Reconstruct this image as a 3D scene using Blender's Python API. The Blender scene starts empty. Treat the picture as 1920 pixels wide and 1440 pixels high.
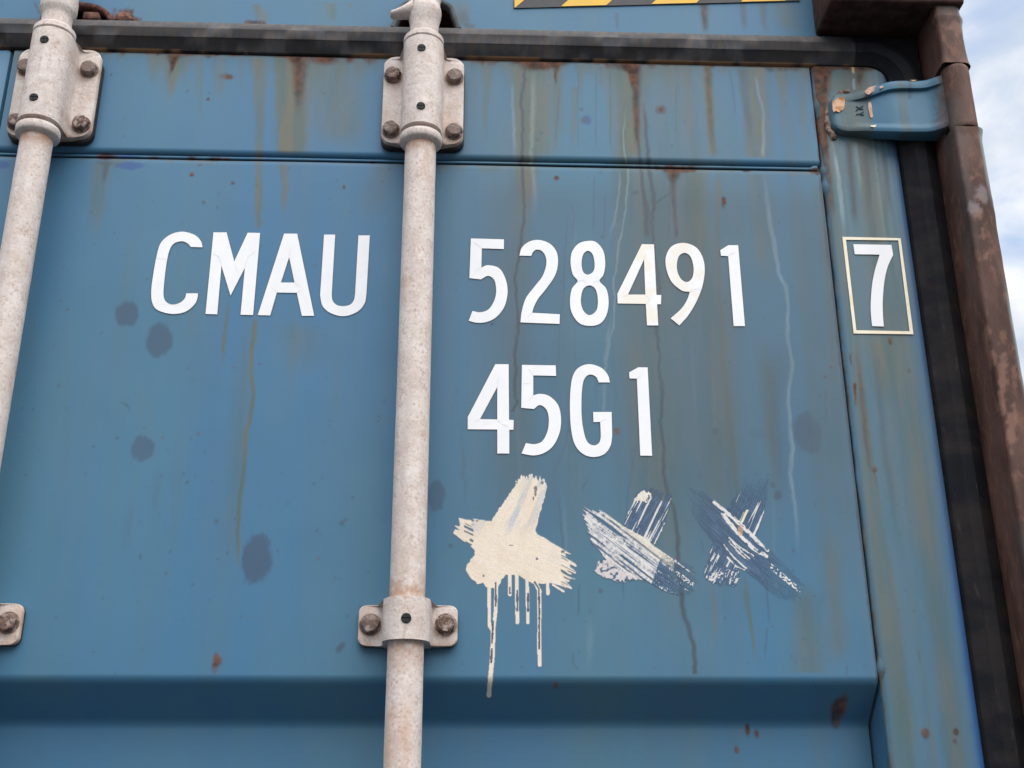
import bpy, bmesh, math, random
import numpy as np
from mathutils import Vector, Matrix

S = bpy.context.scene
rad = math.radians

# ------------------------------------------------------------------ camera
F_PX, PITCH, YAW, ROLL, DIST, CAM_Z = 2200.0, 21.3312, 2.28097, -0.16508, 1.158975, 1.83
_p, _y, _r = map(rad, (PITCH, YAW, ROLL))
FWD = np.array([math.sin(_y) * math.cos(_p), math.cos(_y) * math.cos(_p), math.sin(_p)])
_right = np.array([math.cos(_y), -math.sin(_y), 0.0])
_up = np.cross(_right, FWD)
RGT = _right * math.cos(_r) + _up * math.sin(_r)
UPV = -_right * math.sin(_r) + _up * math.cos(_r)
CAM = np.array([0.0, -DIST, CAM_Z])
cam_d = bpy.data.cameras.new('camera')
cam_d.sensor_width = 36.0
cam_d.lens = 36.0 * F_PX / 1920.0
cam_d.clip_start = 0.05
cam_d.clip_end = 5000
cam = bpy.data.objects.new('camera', cam_d)
S.collection.objects.link(cam)
m = Matrix.Identity(4)
for i in range(3):
    m[i][0], m[i][1], m[i][2], m[i][3] = RGT[i], UPV[i], -FWD[i], CAM[i]
cam.matrix_world = m
S.camera = cam

# ------------------------------------------------------------------ light
SUN_EL, SUN_AZ = rad(62), rad(22)          # azimuth from the front (-Y), plus = to the right
S.view_settings.view_transform = 'Standard'
S.view_settings.look = 'None'
S.view_settings.exposure = 1.8
S.view_settings.gamma = 1.0
sun_dir = Vector((math.sin(SUN_AZ) * math.cos(SUN_EL), -math.cos(SUN_AZ) * math.cos(SUN_EL), math.sin(SUN_EL)))
sd = bpy.data.lights.new('sun', 'SUN')
sd.energy = 1.5
sd.angle = rad(78)
sd.color = (1.0, 0.965, 0.92)
sun = bpy.data.objects.new('sun', sd)
S.collection.objects.link(sun)
sun.rotation_euler = sun_dir.to_track_quat('Z', 'Y').to_euler()

w = bpy.data.worlds.new('World')
S.world = w
w.use_nodes = True
nt = w.node_tree
nt.nodes.clear()
N = nt.nodes.new
L = nt.links.new
out = N('ShaderNodeOutputWorld')
bg = N('ShaderNodeBackground')
bg.inputs['Strength'].default_value = 0.08
sky = N('ShaderNodeTexSky')
sky.sky_type = 'NISHITA'
sky.sun_disc = False
sky.sun_elevation = SUN_EL
sky.sun_rotation = math.atan2(sun_dir.x, sun_dir.y)
sky.air_density = 1.0
sky.dust_density = 2.0
tc = N('ShaderNodeTexCoord')
mp = N('ShaderNodeMapping')
mp.inputs['Scale'].default_value = (1.0, 1.0, 1.7)
mp.inputs['Location'].default_value = (3.37, 1.2, 0.55)
L(tc.outputs['Generated'], mp.inputs['Vector'])
n1 = N('ShaderNodeTexNoise')
n1.inputs['Scale'].default_value = 7.0
n1.inputs['Detail'].default_value = 9.0
n1.inputs['Roughness'].default_value = 0.52
n1.inputs['Distortion'].default_value = 0.25
L(mp.outputs[0], n1.inputs['Vector'])
r1 = N('ShaderNodeValToRGB')
r1.color_ramp.elements[0].position = 0.33
r1.color_ramp.elements[1].position = 0.50
L(n1.outputs['Fac'], r1.inputs['Fac'])
n2 = N('ShaderNodeTexNoise')
n2.inputs['Scale'].default_value = 11.0
n2.inputs['Detail'].default_value = 6.0
L(mp.outputs[0], n2.inputs['Vector'])
cl = N('ShaderNodeMix')
cl.data_type = 'RGBA'
cl.inputs[6].default_value = (2.3, 2.6, 3.05, 1)
cl.inputs[7].default_value = (3.6, 3.68, 3.8, 1)
r2 = N('ShaderNodeValToRGB')
r2.color_ramp.elements[0].position = 0.38
r2.color_ramp.elements[1].position = 0.62
L(n2.outputs['Fac'], r2.inputs['Fac'])
L(r2.outputs['Color'], cl.inputs[0])
# hazy blue between the clouds: the Nishita sky with thin white veil over it
veil = N('ShaderNodeMix')
veil.data_type = 'RGBA'
veil.inputs[0].default_value = 0.62
veil.inputs[7].default_value = (2.25, 2.6, 3.2, 1)
L(sky.outputs['Color'], veil.inputs[6])
mx = N('ShaderNodeMix')
mx.data_type = 'RGBA'
L(r1.outputs['Color'], mx.inputs[0])
L(veil.outputs[2], mx.inputs[6])
L(cl.outputs[2], mx.inputs[7])
L(mx.outputs[2], bg.inputs['Color'])
L(bg.outputs[0], out.inputs['Surface'])


# ------------------------------------------------------------------ helpers
def P(px, py, y=0.0):
    """where the sight line through a photo pixel meets the plane Y=y -> (X, Z)"""
    d = FWD * F_PX + RGT * (px - 960) - UPV * (py - 720)
    t = (y - CAM[1]) / d[1]
    q = CAM + t * d
    return q[0], q[2]


def to_px(X, Y, Z):
    dx, dy, dz = X - CAM[0], Y - CAM[1], Z - CAM[2]
    zz = dx * FWD[0] + dy * FWD[1] + dz * FWD[2]
    u = dx * RGT[0] + dy * RGT[1] + dz * RGT[2]
    v = dx * UPV[0] + dy * UPV[1] + dz * UPV[2]
    return 960 + F_PX * u / zz, 720 - F_PX * v / zz


def link(name, me, mat=None, parent=None, label=None, smooth=None):
    if smooth is not None:
        me.polygons.foreach_set('use_smooth', np.ones(len(me.polygons), bool))
        if smooth < 180:
            me.set_sharp_from_angle(angle=rad(smooth))
    if mat:
        for mm in (mat if isinstance(mat, (list, tuple)) else [mat]):
            me.materials.append(mm)
    if mat is not None and mat in (M_BLUE, M_POST, M_RUB):
        for k in ('wear_a', 'wear_b'):
            if k not in me.attributes:
                at_ = me.attributes.new(k, 'FLOAT_COLOR', 'POINT')
                at_.data.foreach_set('color', np.zeros(len(me.vertices) * 4, np.float32))
    o = bpy.data.objects.new(name, me)
    S.collection.objects.link(o)
    if parent:
        o.parent = parent
    if label:
        o['label'] = label
    return o


def grid_mesh(name, V, attrs=None, keep=None):
    """V: (ny, nx, 3). keep: bool (ny-1, nx-1)"""
    ny, nx = V.shape[:2]
    idx = np.arange(ny * nx).reshape(ny, nx)
    a, b, c, d = idx[:-1, :-1], idx[:-1, 1:], idx[1:, 1:], idx[1:, :-1]
    q = np.stack([a, b, c, d], -1).reshape(-1, 4)
    if keep is not None:
        q = q[keep.reshape(-1)]
        used, inv = np.unique(q, return_inverse=True)
        q = inv.reshape(q.shape)
    else:
        used = np.arange(ny * nx)
    co = V.reshape(-1, 3)[used].astype(np.float32)
    me = bpy.data.meshes.new(name)
    me.vertices.add(len(co))
    me.vertices.foreach_set('co', co.ravel())
    me.loops.add(q.size)
    me.loops.foreach_set('vertex_index', q.ravel().astype(np.int32))
    me.polygons.add(len(q))
    me.polygons.foreach_set('loop_start', np.arange(0, q.size, 4, dtype=np.int32))
    me.update(calc_edges=True)
    for k, arr in (attrs or {}).items():
        at = me.attributes.new(k, 'FLOAT_COLOR', 'POINT')
        at.data.foreach_set('color', arr.reshape(-1, 4)[used].astype(np.float32).ravel())
    return me


def bm_mesh(name, bm, recalc=True):
    if recalc:
        bmesh.ops.recalc_face_normals(bm, faces=bm.faces)
    me = bpy.data.meshes.new(name)
    bm.to_mesh(me)
    bm.free()
    return me


def box_bm(x0, x1, y0, y1, z0, z1, bev=0.0, bm=None, seg=2):
    b2 = bmesh.new()
    bmesh.ops.create_cube(b2, size=1)
    for v in b2.verts:
        v.co = Vector(((x0 + x1) / 2 + v.co.x * (x1 - x0), (y0 + y1) / 2 + v.co.y * (y1 - y0), (z0 + z1) / 2 + v.co.z * (z1 - z0)))
    if bev:
        bmesh.ops.bevel(b2, geom=b2.edges[:], offset=bev, segments=seg, profile=0.5, affect='EDGES')
    if bm is None:
        return b2
    t = bpy.data.meshes.new('tmp')
    b2.to_mesh(t)
    b2.free()
    bm.from_mesh(t)
    bpy.data.meshes.remove(t)
    return bm


def lathe(bm, prof, cx, cy, n=48, jit=None):
    """profile [(r, z)] spun round a vertical axis"""
    rings = []
    for (r, z) in prof:
        ring = []
        for i in range(n):
            a = 2 * math.pi * i / n
            ring.append(bm.verts.new((cx + r * math.cos(a), cy + r * math.sin(a), z)))
        rings.append(ring)
    for k in range(len(rings) - 1):
        for i in range(n):
            j = (i + 1) % n
            bm.faces.new((rings[k][i], rings[k][j], rings[k + 1][j], rings[k + 1][i]))
    return bm


def sweep(bm, prof, path, closed=False):
    """prof: list of (n, y): n = offset along path normal in the XZ plane, y depth; path: list of (X, Z, nx, nz)"""
    rows = []
    for (X, Z, nx, nz) in path:
        rows.append([bm.verts.new((X + nx * n, y, Z + nz * n)) for (n, y) in prof])
    for a, b in zip(rows[:-1], rows[1:]):
        for i in range(len(prof) - 1):
            bm.faces.new((a[i], a[i + 1], b[i + 1], b[i]))
    return bm


def fill_poly(name, outer, holes=(), y=0.0, thick=0.0, bevel=0.0):
    """flat plate in the XZ plane with holes, front face at Y=y, body behind it"""
    cu = bpy.data.curves.new(name, 'CURVE')
    cu.dimensions = '2D'
    cu.fill_mode = 'BOTH'
    cu.extrude = thick / 2
    cu.bevel_depth = bevel
    cu.bevel_resolution = 1
    for loop in [outer] + list(holes):
        sp = cu.splines.new('POLY')
        sp.points.add(len(loop) - 1)
        for pt, (x, z) in zip(sp.points, loop):
            pt.co = (x, z, 0, 1)
        sp.use_cyclic_u = True
    o = bpy.data.objects.new('tmp', cu)
    S.collection.objects.link(o)
    dg = bpy.context.evaluated_depsgraph_get()
    me = bpy.data.meshes.new_from_object(o.evaluated_get(dg))
    bpy.data.objects.remove(o)
    bpy.data.curves.remove(cu)
    me.name = name
    n = len(me.vertices)
    co = np.empty(n * 3, np.float32)
    me.vertices.foreach_get('co', co)
    co = co.reshape(-1, 3)
    new = np.stack([co[:, 0], y + thick / 2 + bevel - co[:, 2], co[:, 1]], -1)
    me.vertices.foreach_set('co', new.ravel())
    me.update()
    return me


def smooth_path(pts, tf, n=6):
    """closed path: (x, y) corner, (x, y, 1) smooth; Catmull-Rom between smooth points"""
    q = [(np.array(tf(p[0], p[1]), float), len(p) > 2) for p in pts]
    res = []
    k = len(q)
    for i in range(k):
        p1, s1 = q[i]
        p2, s2 = q[(i + 1) % k]
        res.append(tuple(p1))
        if not (s1 or s2):
            continue
        p0 = q[i - 1][0]
        p3 = q[(i + 2) % k][0]
        m1 = (p2 - p0) / 2 if s1 else (p2 - p1)
        m2 = (p3 - p1) / 2 if s2 else (p2 - p1)
        ln = np.linalg.norm(p2 - p1)
        for mm in (m1, m2):
            l = np.linalg.norm(mm)
            if l > 1.2 * ln:
                mm *= 1.2 * ln / l
        for j in range(1, n):
            t = j / n
            res.append(tuple((2 * t**3 - 3 * t**2 + 1) * p1 + (t**3 - 2 * t**2 + t) * m1 + (-2 * t**3 + 3 * t**2) * p2 + (t**3 - t**2) * m2))
    return res


rng = np.random.default_rng(7)
random.seed(7)
_lat = rng.random((256, 256))


def vnoise(x, y, ox=0, oy=0):
    """smooth value noise, x and y arrays in lattice units"""
    x = np.asarray(x, float) + ox
    y = np.asarray(y, float) + oy
    xi, yi = np.floor(x).astype(int), np.floor(y).astype(int)
    fx, fy = x - xi, y - yi
    fx = fx * fx * (3 - 2 * fx)
    fy = fy * fy * (3 - 2 * fy)
    a = _lat[xi % 256, yi % 256]
    b = _lat[(xi + 1) % 256, yi % 256]
    c = _lat[xi % 256, (yi + 1) % 256]
    d = _lat[(xi + 1) % 256, (yi + 1) % 256]
    return (a * (1 - fx) + b * fx) * (1 - fy) + (c * (1 - fx) + d * fx) * fy


def fbm(x, y, ox=0, oy=0, oct=4):
    s, a, t = 0, 0.5, 0
    for k in range(oct):
        s = s + a * vnoise(x * 2**k, y * 2**k, ox + 17 * k, oy + 31 * k)
        t += a
        a *= 0.5
    return s / t


def sstep(a, b, x):
    t = np.clip((x - a) / (b - a), 0, 1)
    return t * t * (3 - 2 * t)


# ------------------------------------------------------------------ materials
def new_mat(name):
    mt = bpy.data.materials.new(name)
    mt.use_nodes = True
    t = mt.node_tree
    b = t.nodes['Principled BSDF']
    return mt, t, b


def node(t, typ, **kw):
    n = t.nodes.new(typ)
    for k, v in kw.items():
        if k in n.inputs:
            n.inputs[k].default_value = v
        else:
            setattr(n, k, v)
    return n


def mixrgb(t, fac, a, b, mode='MIX'):
    n = t.nodes.new('ShaderNodeMix')
    n.data_type = 'RGBA'
    n.blend_type = mode
    for sock, val in ((n.inputs[0], fac), (n.inputs[6], a), (n.inputs[7], b)):
        if hasattr(val, 'links') or hasattr(val, 'is_linked'):
            t.links.new(val, sock)
        elif isinstance(val, (int, float)):
            sock.default_value = val
        else:
            sock.default_value = (*val, 1) if len(val) == 3 else val
    return n.outputs[2]


def noise(t, scale, detail=4, rough=0.5, vec=None, stretch=None, dist=0.0, obj=True):
    n = node(t, 'ShaderNodeTexNoise', Scale=scale, Detail=detail, Roughness=rough, Distortion=dist)
    c = t.nodes.new('ShaderNodeNewGeometry')
    if stretch:
        mp_ = node(t, 'ShaderNodeMapping')
        mp_.inputs['Scale'].default_value = stretch
        t.links.new(c.outputs['Position'], mp_.inputs['Vector'])
        t.links.new(mp_.outputs[0], n.inputs['Vector'])
    else:
        t.links.new(c.outputs['Position'], n.inputs['Vector'])
    return n.outputs['Fac']


def ramp(t, val, p0, p1, lo=0.0, hi=1.0):
    n = t.nodes.new('ShaderNodeMapRange')
    n.interpolation_type = 'SMOOTHSTEP'
    n.inputs[1].default_value = p0
    n.inputs[2].default_value = p1
    n.inputs[3].default_value = lo
    n.inputs[4].default_value = hi
    t.links.new(val, n.inputs[0])
    return n.outputs[0]


def mul(t, a, b, op='MULTIPLY'):
    n = t.nodes.new('ShaderNodeMath')
    n.operation = op
    n.use_clamp = True
    for s, v in ((n.inputs[0], a), (n.inputs[1], b)):
        if isinstance(v, (int, float)):
            s.default_value = v
        else:
            t.links.new(v, s)
    return n.outputs[0]


def bump(t, b, h, strength, dist):
    n = t.nodes.new('ShaderNodeBump')
    n.inputs['Strength'].default_value = strength
    n.inputs['Distance'].default_value = dist
    t.links.new(h, n.inputs['Height'])
    t.links.new(n.outputs[0], b.inputs['Normal'])


# weathered blue paint; the wear maps (rust, grime, runs, chalk, fresh paint, spots, scratches) are mesh attributes
def blue_paint():
    mt, t, b = new_mat('weathered_blue_paint')
    v1 = ramp(t, noise(t, 5.0, 4, 0.55, stretch=(1.0, 1.0, 0.22)), 0.36, 0.66)
    v2 = ramp(t, noise(t, 26.0, 3, 0.5, stretch=(1.0, 1.0, 0.10)), 0.40, 0.68)
    big = ramp(t, noise(t, 3.1, 2, 0.5, stretch=(1, 1, 0.8)), 0.35, 0.65)
    base = mixrgb(t, v1, (0.038, 0.139, 0.258), (0.054, 0.155, 0.232))
    base = mixrgb(t, mul(t, v2, 0.30), base, (0.066, 0.146, 0.184))
    base = mixrgb(t, mul(t, big, 0.22), base, (0.031, 0.124, 0.266))
    fine = noise(t, 900.0, 2, 0.6)
    base = mixrgb(t, ramp(t, fine, 0.25, 0.75, 0.0, 0.16), base, (0.085, 0.175, 0.240))
    a = node(t, 'ShaderNodeAttribute', attribute_name='wear_a')
    c = node(t, 'ShaderNodeAttribute', attribute_name='wear_b')
    sa = t.nodes.new('ShaderNodeSeparateColor')
    sb = t.nodes.new('ShaderNodeSeparateColor')
    t.links.new(a.outputs['Color'], sa.inputs[0])
    t.links.new(c.outputs['Color'], sb.inputs[0])
    rust, grime, dark, white = sa.outputs[0], sa.outputs[1], sa.outputs[2], a.outputs['Alpha']
    fresh, spot, scr, bare = sb.outputs[0], sb.outputs[1], sb.outputs[2], c.outputs['Alpha']
    gr = mixrgb(t, ramp(t, noise(t, 60, 4, 0.6, stretch=(1, 1, 0.15)), 0.35, 0.65), (0.064, 0.106, 0.104), (0.114, 0.116, 0.088))
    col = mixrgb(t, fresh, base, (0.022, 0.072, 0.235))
    col = mixrgb(t, grime, col, gr)
    col = mixrgb(t, mul(t, white, 0.62), col, (0.27, 0.36, 0.40))
    col = mixrgb(t, spot, col, (0.038, 0.066, 0.112))
    col = mixrgb(t, dark, col, (0.045, 0.063, 0.078))
    rn = noise(t, 75, 6, 0.62)
    rc = mixrgb(t, ramp(t, rn, 0.34, 0.66), (0.040, 0.022, 0.018), (0.150, 0.066, 0.036))
    col = mixrgb(t, rust, col, rc)
    col = mixrgb(t, bare, col, (0.62, 0.40, 0.24))
    col = mixrgb(t, scr, col, (0.045, 0.075, 0.11))
    t.links.new(col, b.inputs['Base Color'])
    ro = mul(t, rust, 0.3, 'ADD')
    rr = node(t, 'ShaderNodeMapRange')
    rr.inputs[3].default_value = 0.50
    rr.inputs[4].default_value = 0.85
    t.links.new(rust, rr.inputs[0])
    t.links.new(rr.outputs[0], b.inputs['Roughness'])
    b.inputs['Specular IOR Level'].default_value = 0.35
    h = mul(t, noise(t, 420, 3, 0.5), 0.25)
    h2 = t.nodes.new('ShaderNodeMath')
    h2.operation = 'ADD'
    t.links.new(h, h2.inputs[0])
    t.links.new(mul(t, rust, rn), h2.inputs[1])
    bump(t, b, h2.outputs[0], 0.35, 0.0004)
    return mt


def cream_paint():
    mt, t, b = new_mat('chalky_cream_paint')
    n1_ = noise(t, 330, 6, 0.66)
    n2_ = noise(t, 46, 6, 0.68)
    n3_ = noise(t, 120, 5, 0.7, stretch=(1, 1, 0.6))
    col = mixrgb(t, ramp(t, n2_, 0.3, 0.7), (0.52, 0.440, 0.398), (0.66, 0.595, 0.560))
    col = mixrgb(t, ramp(t, n1_, 0.55, 0.70, 0, 0.5), col, (0.76, 0.71, 0.68))
    col = mixrgb(t, mul(t, ramp(t, n1_, 0.50, 0.37), ramp(t, n3_, 0.40, 0.58, 0.12, 0.70)), col, (0.36, 0.255, 0.195))
    st = ramp(t, noise(t, 20, 5, 0.65, stretch=(1, 1, 0.35)), 0.56, 0.72, 0, 0.6)
    col = mixrgb(t, st, col, (0.50, 0.31, 0.21))
    sv = ramp(t, noise(t, 70, 4, 0.6, stretch=(1, 1, 0.06)), 0.50, 0.72, 0, 0.45)
    col = mixrgb(t, sv, col, (0.46, 0.40, 0.385))
    a = node(t, 'ShaderNodeAttribute', attribute_name='wear_a')
    sa = t.nodes.new('ShaderNodeSeparateColor')
    t.links.new(a.outputs['Color'], sa.inputs[0])
    jn = mul(t, sa.outputs[0], ramp(t, noise(t, 90, 5, 0.65), 0.34, 0.60))
    col = mixrgb(t, jn, col, (0.36, 0.20, 0.12))
    t.links.new(col, b.inputs['Base Color'])
    b.inputs['Roughness'].default_value = 0.7
    b.inputs['Specular IOR Level'].default_value = 0.25
    bump(t, b, n1_, 0.5, 0.0008)
    return mt


def rusty_bolt():
    mt, t, b = new_mat('rusty_bolt_steel')
    n1_ = noise(t, 260, 6, 0.7)
    n2_ = noise(t, 130, 4, 0.6)
    col = mixrgb(t, ramp(t, n1_, 0.35, 0.62), (0.055, 0.036, 0.030), (0.22, 0.135, 0.105))
    col = mixrgb(t, ramp(t, n2_, 0.50, 0.64, 0, 0.8), col, (0.40, 0.33, 0.305))
    col = mixrgb(t, ramp(t, noise(t, 17, 2, 0.5), 0.40, 0.62, 0, 0.55), col, (0.235, 0.185, 0.165))
    t.links.new(col, b.inputs['Base Color'])
    b.inputs['Roughness'].default_value = 0.85
    bump(t, b, n1_, 0.9, 0.0016)
    return mt


def brown_post():
    mt, t, b = new_mat('oxide_brown_paint')
    n1_ = noise(t, 22, 5, 0.6, stretch=(1, 1, 0.3))
    n2_ = noise(t, 90, 5, 0.65, stretch=(1, 1, 0.5))
    n3_ = noise(t, 9, 3, 0.5, stretch=(1.6, 1, 0.35))
    col = mixrgb(t, ramp(t, n1_, 0.35, 0.66), (0.055, 0.027, 0.021), (0.118, 0.064, 0.052))
    col = mixrgb(t, ramp(t, n2_, 0.50, 0.66, 0, 0.65), col, (0.180, 0.092, 0.062))
    col = mixrgb(t, ramp(t, n3_, 0.56, 0.66, 0, 0.55), col, (0.095, 0.094, 0.092))
    a = node(t, 'ShaderNodeAttribute', attribute_name='wear_a')
    sa = t.nodes.new('ShaderNodeSeparateColor')
    t.links.new(a.outputs['Color'], sa.inputs[0])
    col = mixrgb(t, sa.outputs[0], col, (0.26, 0.140, 0.105))
    col = mixrgb(t, sa.outputs[1], col, (0.25, 0.22, 0.235))
    col = mixrgb(t, sa.outputs[2], col, (0.30, 0.38, 0.38))  # pale tint of the painted edge highlight
    t.links.new(col, b.inputs['Base Color'])
    b.inputs['Roughness'].default_value = 0.75
    b.inputs['Specular IOR Level'].default_value = 0.3
    bump(t, b, n2_, 0.6, 0.0012)
    return mt


def rubber():
    mt, t, b = new_mat('dusty_black_rubber')
    n1_ = noise(t, 30, 5, 0.6, stretch=(0.35, 1, 1))
    n2_ = noise(t, 150, 4, 0.6, stretch=(1, 1, 0.3))
    col = mixrgb(t, ramp(t, n1_, 0.35, 0.68), (0.010, 0.011, 0.015), (0.024, 0.021, 0.021))
    col = mixrgb(t, ramp(t, n2_, 0.60, 0.75, 0, 0.3), col, (0.10, 0.08, 0.065))
    a = node(t, 'ShaderNodeAttribute', attribute_name='wear_a')
    sa = t.nodes.new('ShaderNodeSeparateColor')
    t.links.new(a.outputs['Color'], sa.inputs[0])
    dustc = mixrgb(t, ramp(t, n2_, 0.4, 0.6), (0.110, 0.097, 0.090), (0.078, 0.083, 0.092))
    col = mixrgb(t, sa.outputs[1], col, dustc)
    col = mixrgb(t, sa.outputs[0], col, (0.30, 0.17, 0.09))
    t.links.new(col, b.inputs['Base Color'])
    b.inputs['Roughness'].default_value = 0.8
    b.inputs['Specular IOR Level'].default_value = 0.12
    bump(t, b, n2_, 0.3, 0.0005)
    return mt


def flat(name, c, rough=0.6, spec=0.3, var=None, vscale=60):
    mt, t, b = new_mat(name)
    if var:
        col = mixrgb(t, ramp(t, noise(t, vscale, 5, 0.6), 0.35, 0.65), c, var)
        t.links.new(col, b.inputs['Base Color'])
    else:
        b.inputs['Base Color'].default_value = (*c, 1)
    b.inputs['Roughness'].default_value = rough
    b.inputs['Specular IOR Level'].default_value = spec
    return mt


def attr_paint():
    mt, t, b = new_mat('brushed_paint')
    a = node(t, 'ShaderNodeAttribute', attribute_name='paint')
    n1_ = noise(t, 500, 3, 0.6)
    col = mixrgb(t, ramp(t, n1_, 0.3, 0.7, 0, 0.12), a.outputs['Color'], (0.3, 0.3, 0.3))
    t.links.new(col, b.inputs['Base Color'])
    b.inputs['Roughness'].default_value = 0.6
    t.links.new(a.outputs['Alpha'], b.inputs['Alpha'])
    bump(t, b, n1_, 0.4, 0.0006)
    return mt


def vinyl(name, stain):
    mt, t, b = new_mat(name)
    n1_ = noise(t, 45, 5, 0.6)
    n2_ = noise(t, 300, 4, 0.7)
    col = mixrgb(t, ramp(t, n1_, 0.3, 0.7), (0.775, 0.775, 0.79), (0.735, 0.74, 0.76))
    col = mixrgb(t, ramp(t, n1_, 0.62 - stain * 0.25, 0.75 - stain * 0.22, 0, 0.3 + 0.5 * stain), col, (0.76, 0.70, 0.58))
    col = mixrgb(t, ramp(t, n2_, 0.66, 0.72, 0, 0.35), col, (0.45, 0.44, 0.43))
    t.links.new(col, b.inputs['Base Color'])
    b.inputs['Roughness'].default_value = 0.5
    b.inputs['Specular IOR Level'].default_value = 0.3
    return mt


M_BLUE = blue_paint()
M_CREAM = cream_paint()
M_BOLT = rusty_bolt()
M_POST = brown_post()
M_RUB = rubber()
M_CAST = flat('dark_maroon_casting', (0.040, 0.019, 0.017), 0.85, 0.2, (0.075, 0.043, 0.036), 55)
M_SHIM = flat('black_rubber_pad', (0.022, 0.022, 0.024), 0.7, 0.3, (0.045, 0.04, 0.036))
M_SCREW = flat('black_plug', (0.012, 0.013, 0.015), 0.6, 0.2, (0.026, 0.028, 0.031), 300)
M_HOLE = flat('dark_rust', (0.030, 0.016, 0.012), 0.9, 0.2, (0.075, 0.032, 0.022), 120)
M_RUSTP = flat('flaking_rust', (0.085, 0.045, 0.035), 0.9, 0.2, (0.21, 0.105, 0.085), 140)
M_VIN = vinyl('white_vinyl', 0.12)
M_VINY = vinyl('yellowed_vinyl', 0.75)
M_BOX = flat('cream_line_vinyl', (0.80, 0.74, 0.60), 0.5, 0.3, (0.74, 0.64, 0.46), 40)
M_PAINT = attr_paint()
M_DY = flat('warning_yellow', (0.72, 0.43, 0.035), 0.5, 0.35, (0.68, 0.40, 0.05))
M_DK = flat('warning_black', (0.022, 0.024, 0.030), 0.5, 0.35, (0.03, 0.032, 0.036))
M_CAULK = flat('old_caulk', (0.060, 0.125, 0.185), 0.8, 0.2, (0.075, 0.085, 0.080), 60)
M_LIP = flat('grimy_lip', (0.13, 0.155, 0.165), 0.8, 0.2, (0.10, 0.10, 0.095), 80)
M_ENGR = flat('engraved_dark', (0.035, 0.055, 0.07), 0.8, 0.1)
M_CHIP = flat('bare_primer', (0.62, 0.43, 0.36), 0.8, 0.2, (0.42, 0.24, 0.15), 220)
M_CHIPO = flat('bare_metal_orange', (0.66, 0.42, 0.26), 0.8, 0.2, (0.30, 0.13, 0.05), 110)
M_ASPH = flat('asphalt', (0.036, 0.036, 0.037), 0.9, 0.2, (0.05, 0.048, 0.046), 25)
M_SEAM = flat('vinyl_overlap_line', (0.62, 0.62, 0.63), 0.6, 0.2)

# ------------------------------------------------------------------ the ground
bm = bmesh.new()
bmesh.ops.create_grid(bm, x_segments=1, y_segments=1, size=400)
g = link('ground', bm_mesh('ground', bm), M_ASPH)
g['kind'] = 'structure'

# ------------------------------------------------------------------ main dimensions (metres)
RX, LX = 0.5005, -0.633              # door edges
SEAM_R, SEAM_L = 0.4045, -0.537      # inner edges of the door's side rails
TOP = 2.698                          # door top edge
RAIL_B = 2.5588                      # lower edge of the door's top rail
GW = 0.0410                          # gasket width
POST_IN = 0.5415
ROD_X = (-0.0560, -0.4755)
ROD_Y, ROD_R = -0.0400, 0.0171
MID = -0.641                         # container centre line
PAN_Y = 0.002

root = bpy.data.objects.new('shipping_container', None)
S.collection.objects.link(root)
root.location = (0, 0, 0)
root['label'] = 'weathered blue shipping container with cream locking bars and white code letters on its door'
root['category'] = 'shipping container'


# ------------------------------------------------------------------ wear maps, painted in door coordinates (1 mm)
MX0, MX1, MZ0, MZ1, MRES = -0.640, 0.512, 1.850, 2.880, 0.0008
mX = np.arange(MX0, MX1, MRES)
mZ = np.arange(MZ0, MZ1, MRES)
GX, GZ = np.meshgrid(mX, mZ)
MAPS = {k: np.zeros_like(GX) for k in ('rust', 'grime', 'dark', 'white', 'fresh', 'spot', 'scr', 'bare')}
WOB = fbm(GX * 60, GZ * 22, 3, 5, 3) - 0.5
JAG = vnoise(GZ * 160, GX * 14, 8, 8) - 0.5
MOT = fbm(GX * 240, GZ * 90, 40, 9, 4)
MOTV = fbm(GX * 260, GZ * 12, 90, 60, 3)


def put(ch, a, sel=None):
    mp_ = MAPS[ch]
    if sel is None:
        mp_[...] = 1 - (1 - mp_) * (1 - a)
    else:
        mp_[sel] = 1 - (1 - mp_[sel]) * (1 - a)


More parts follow.
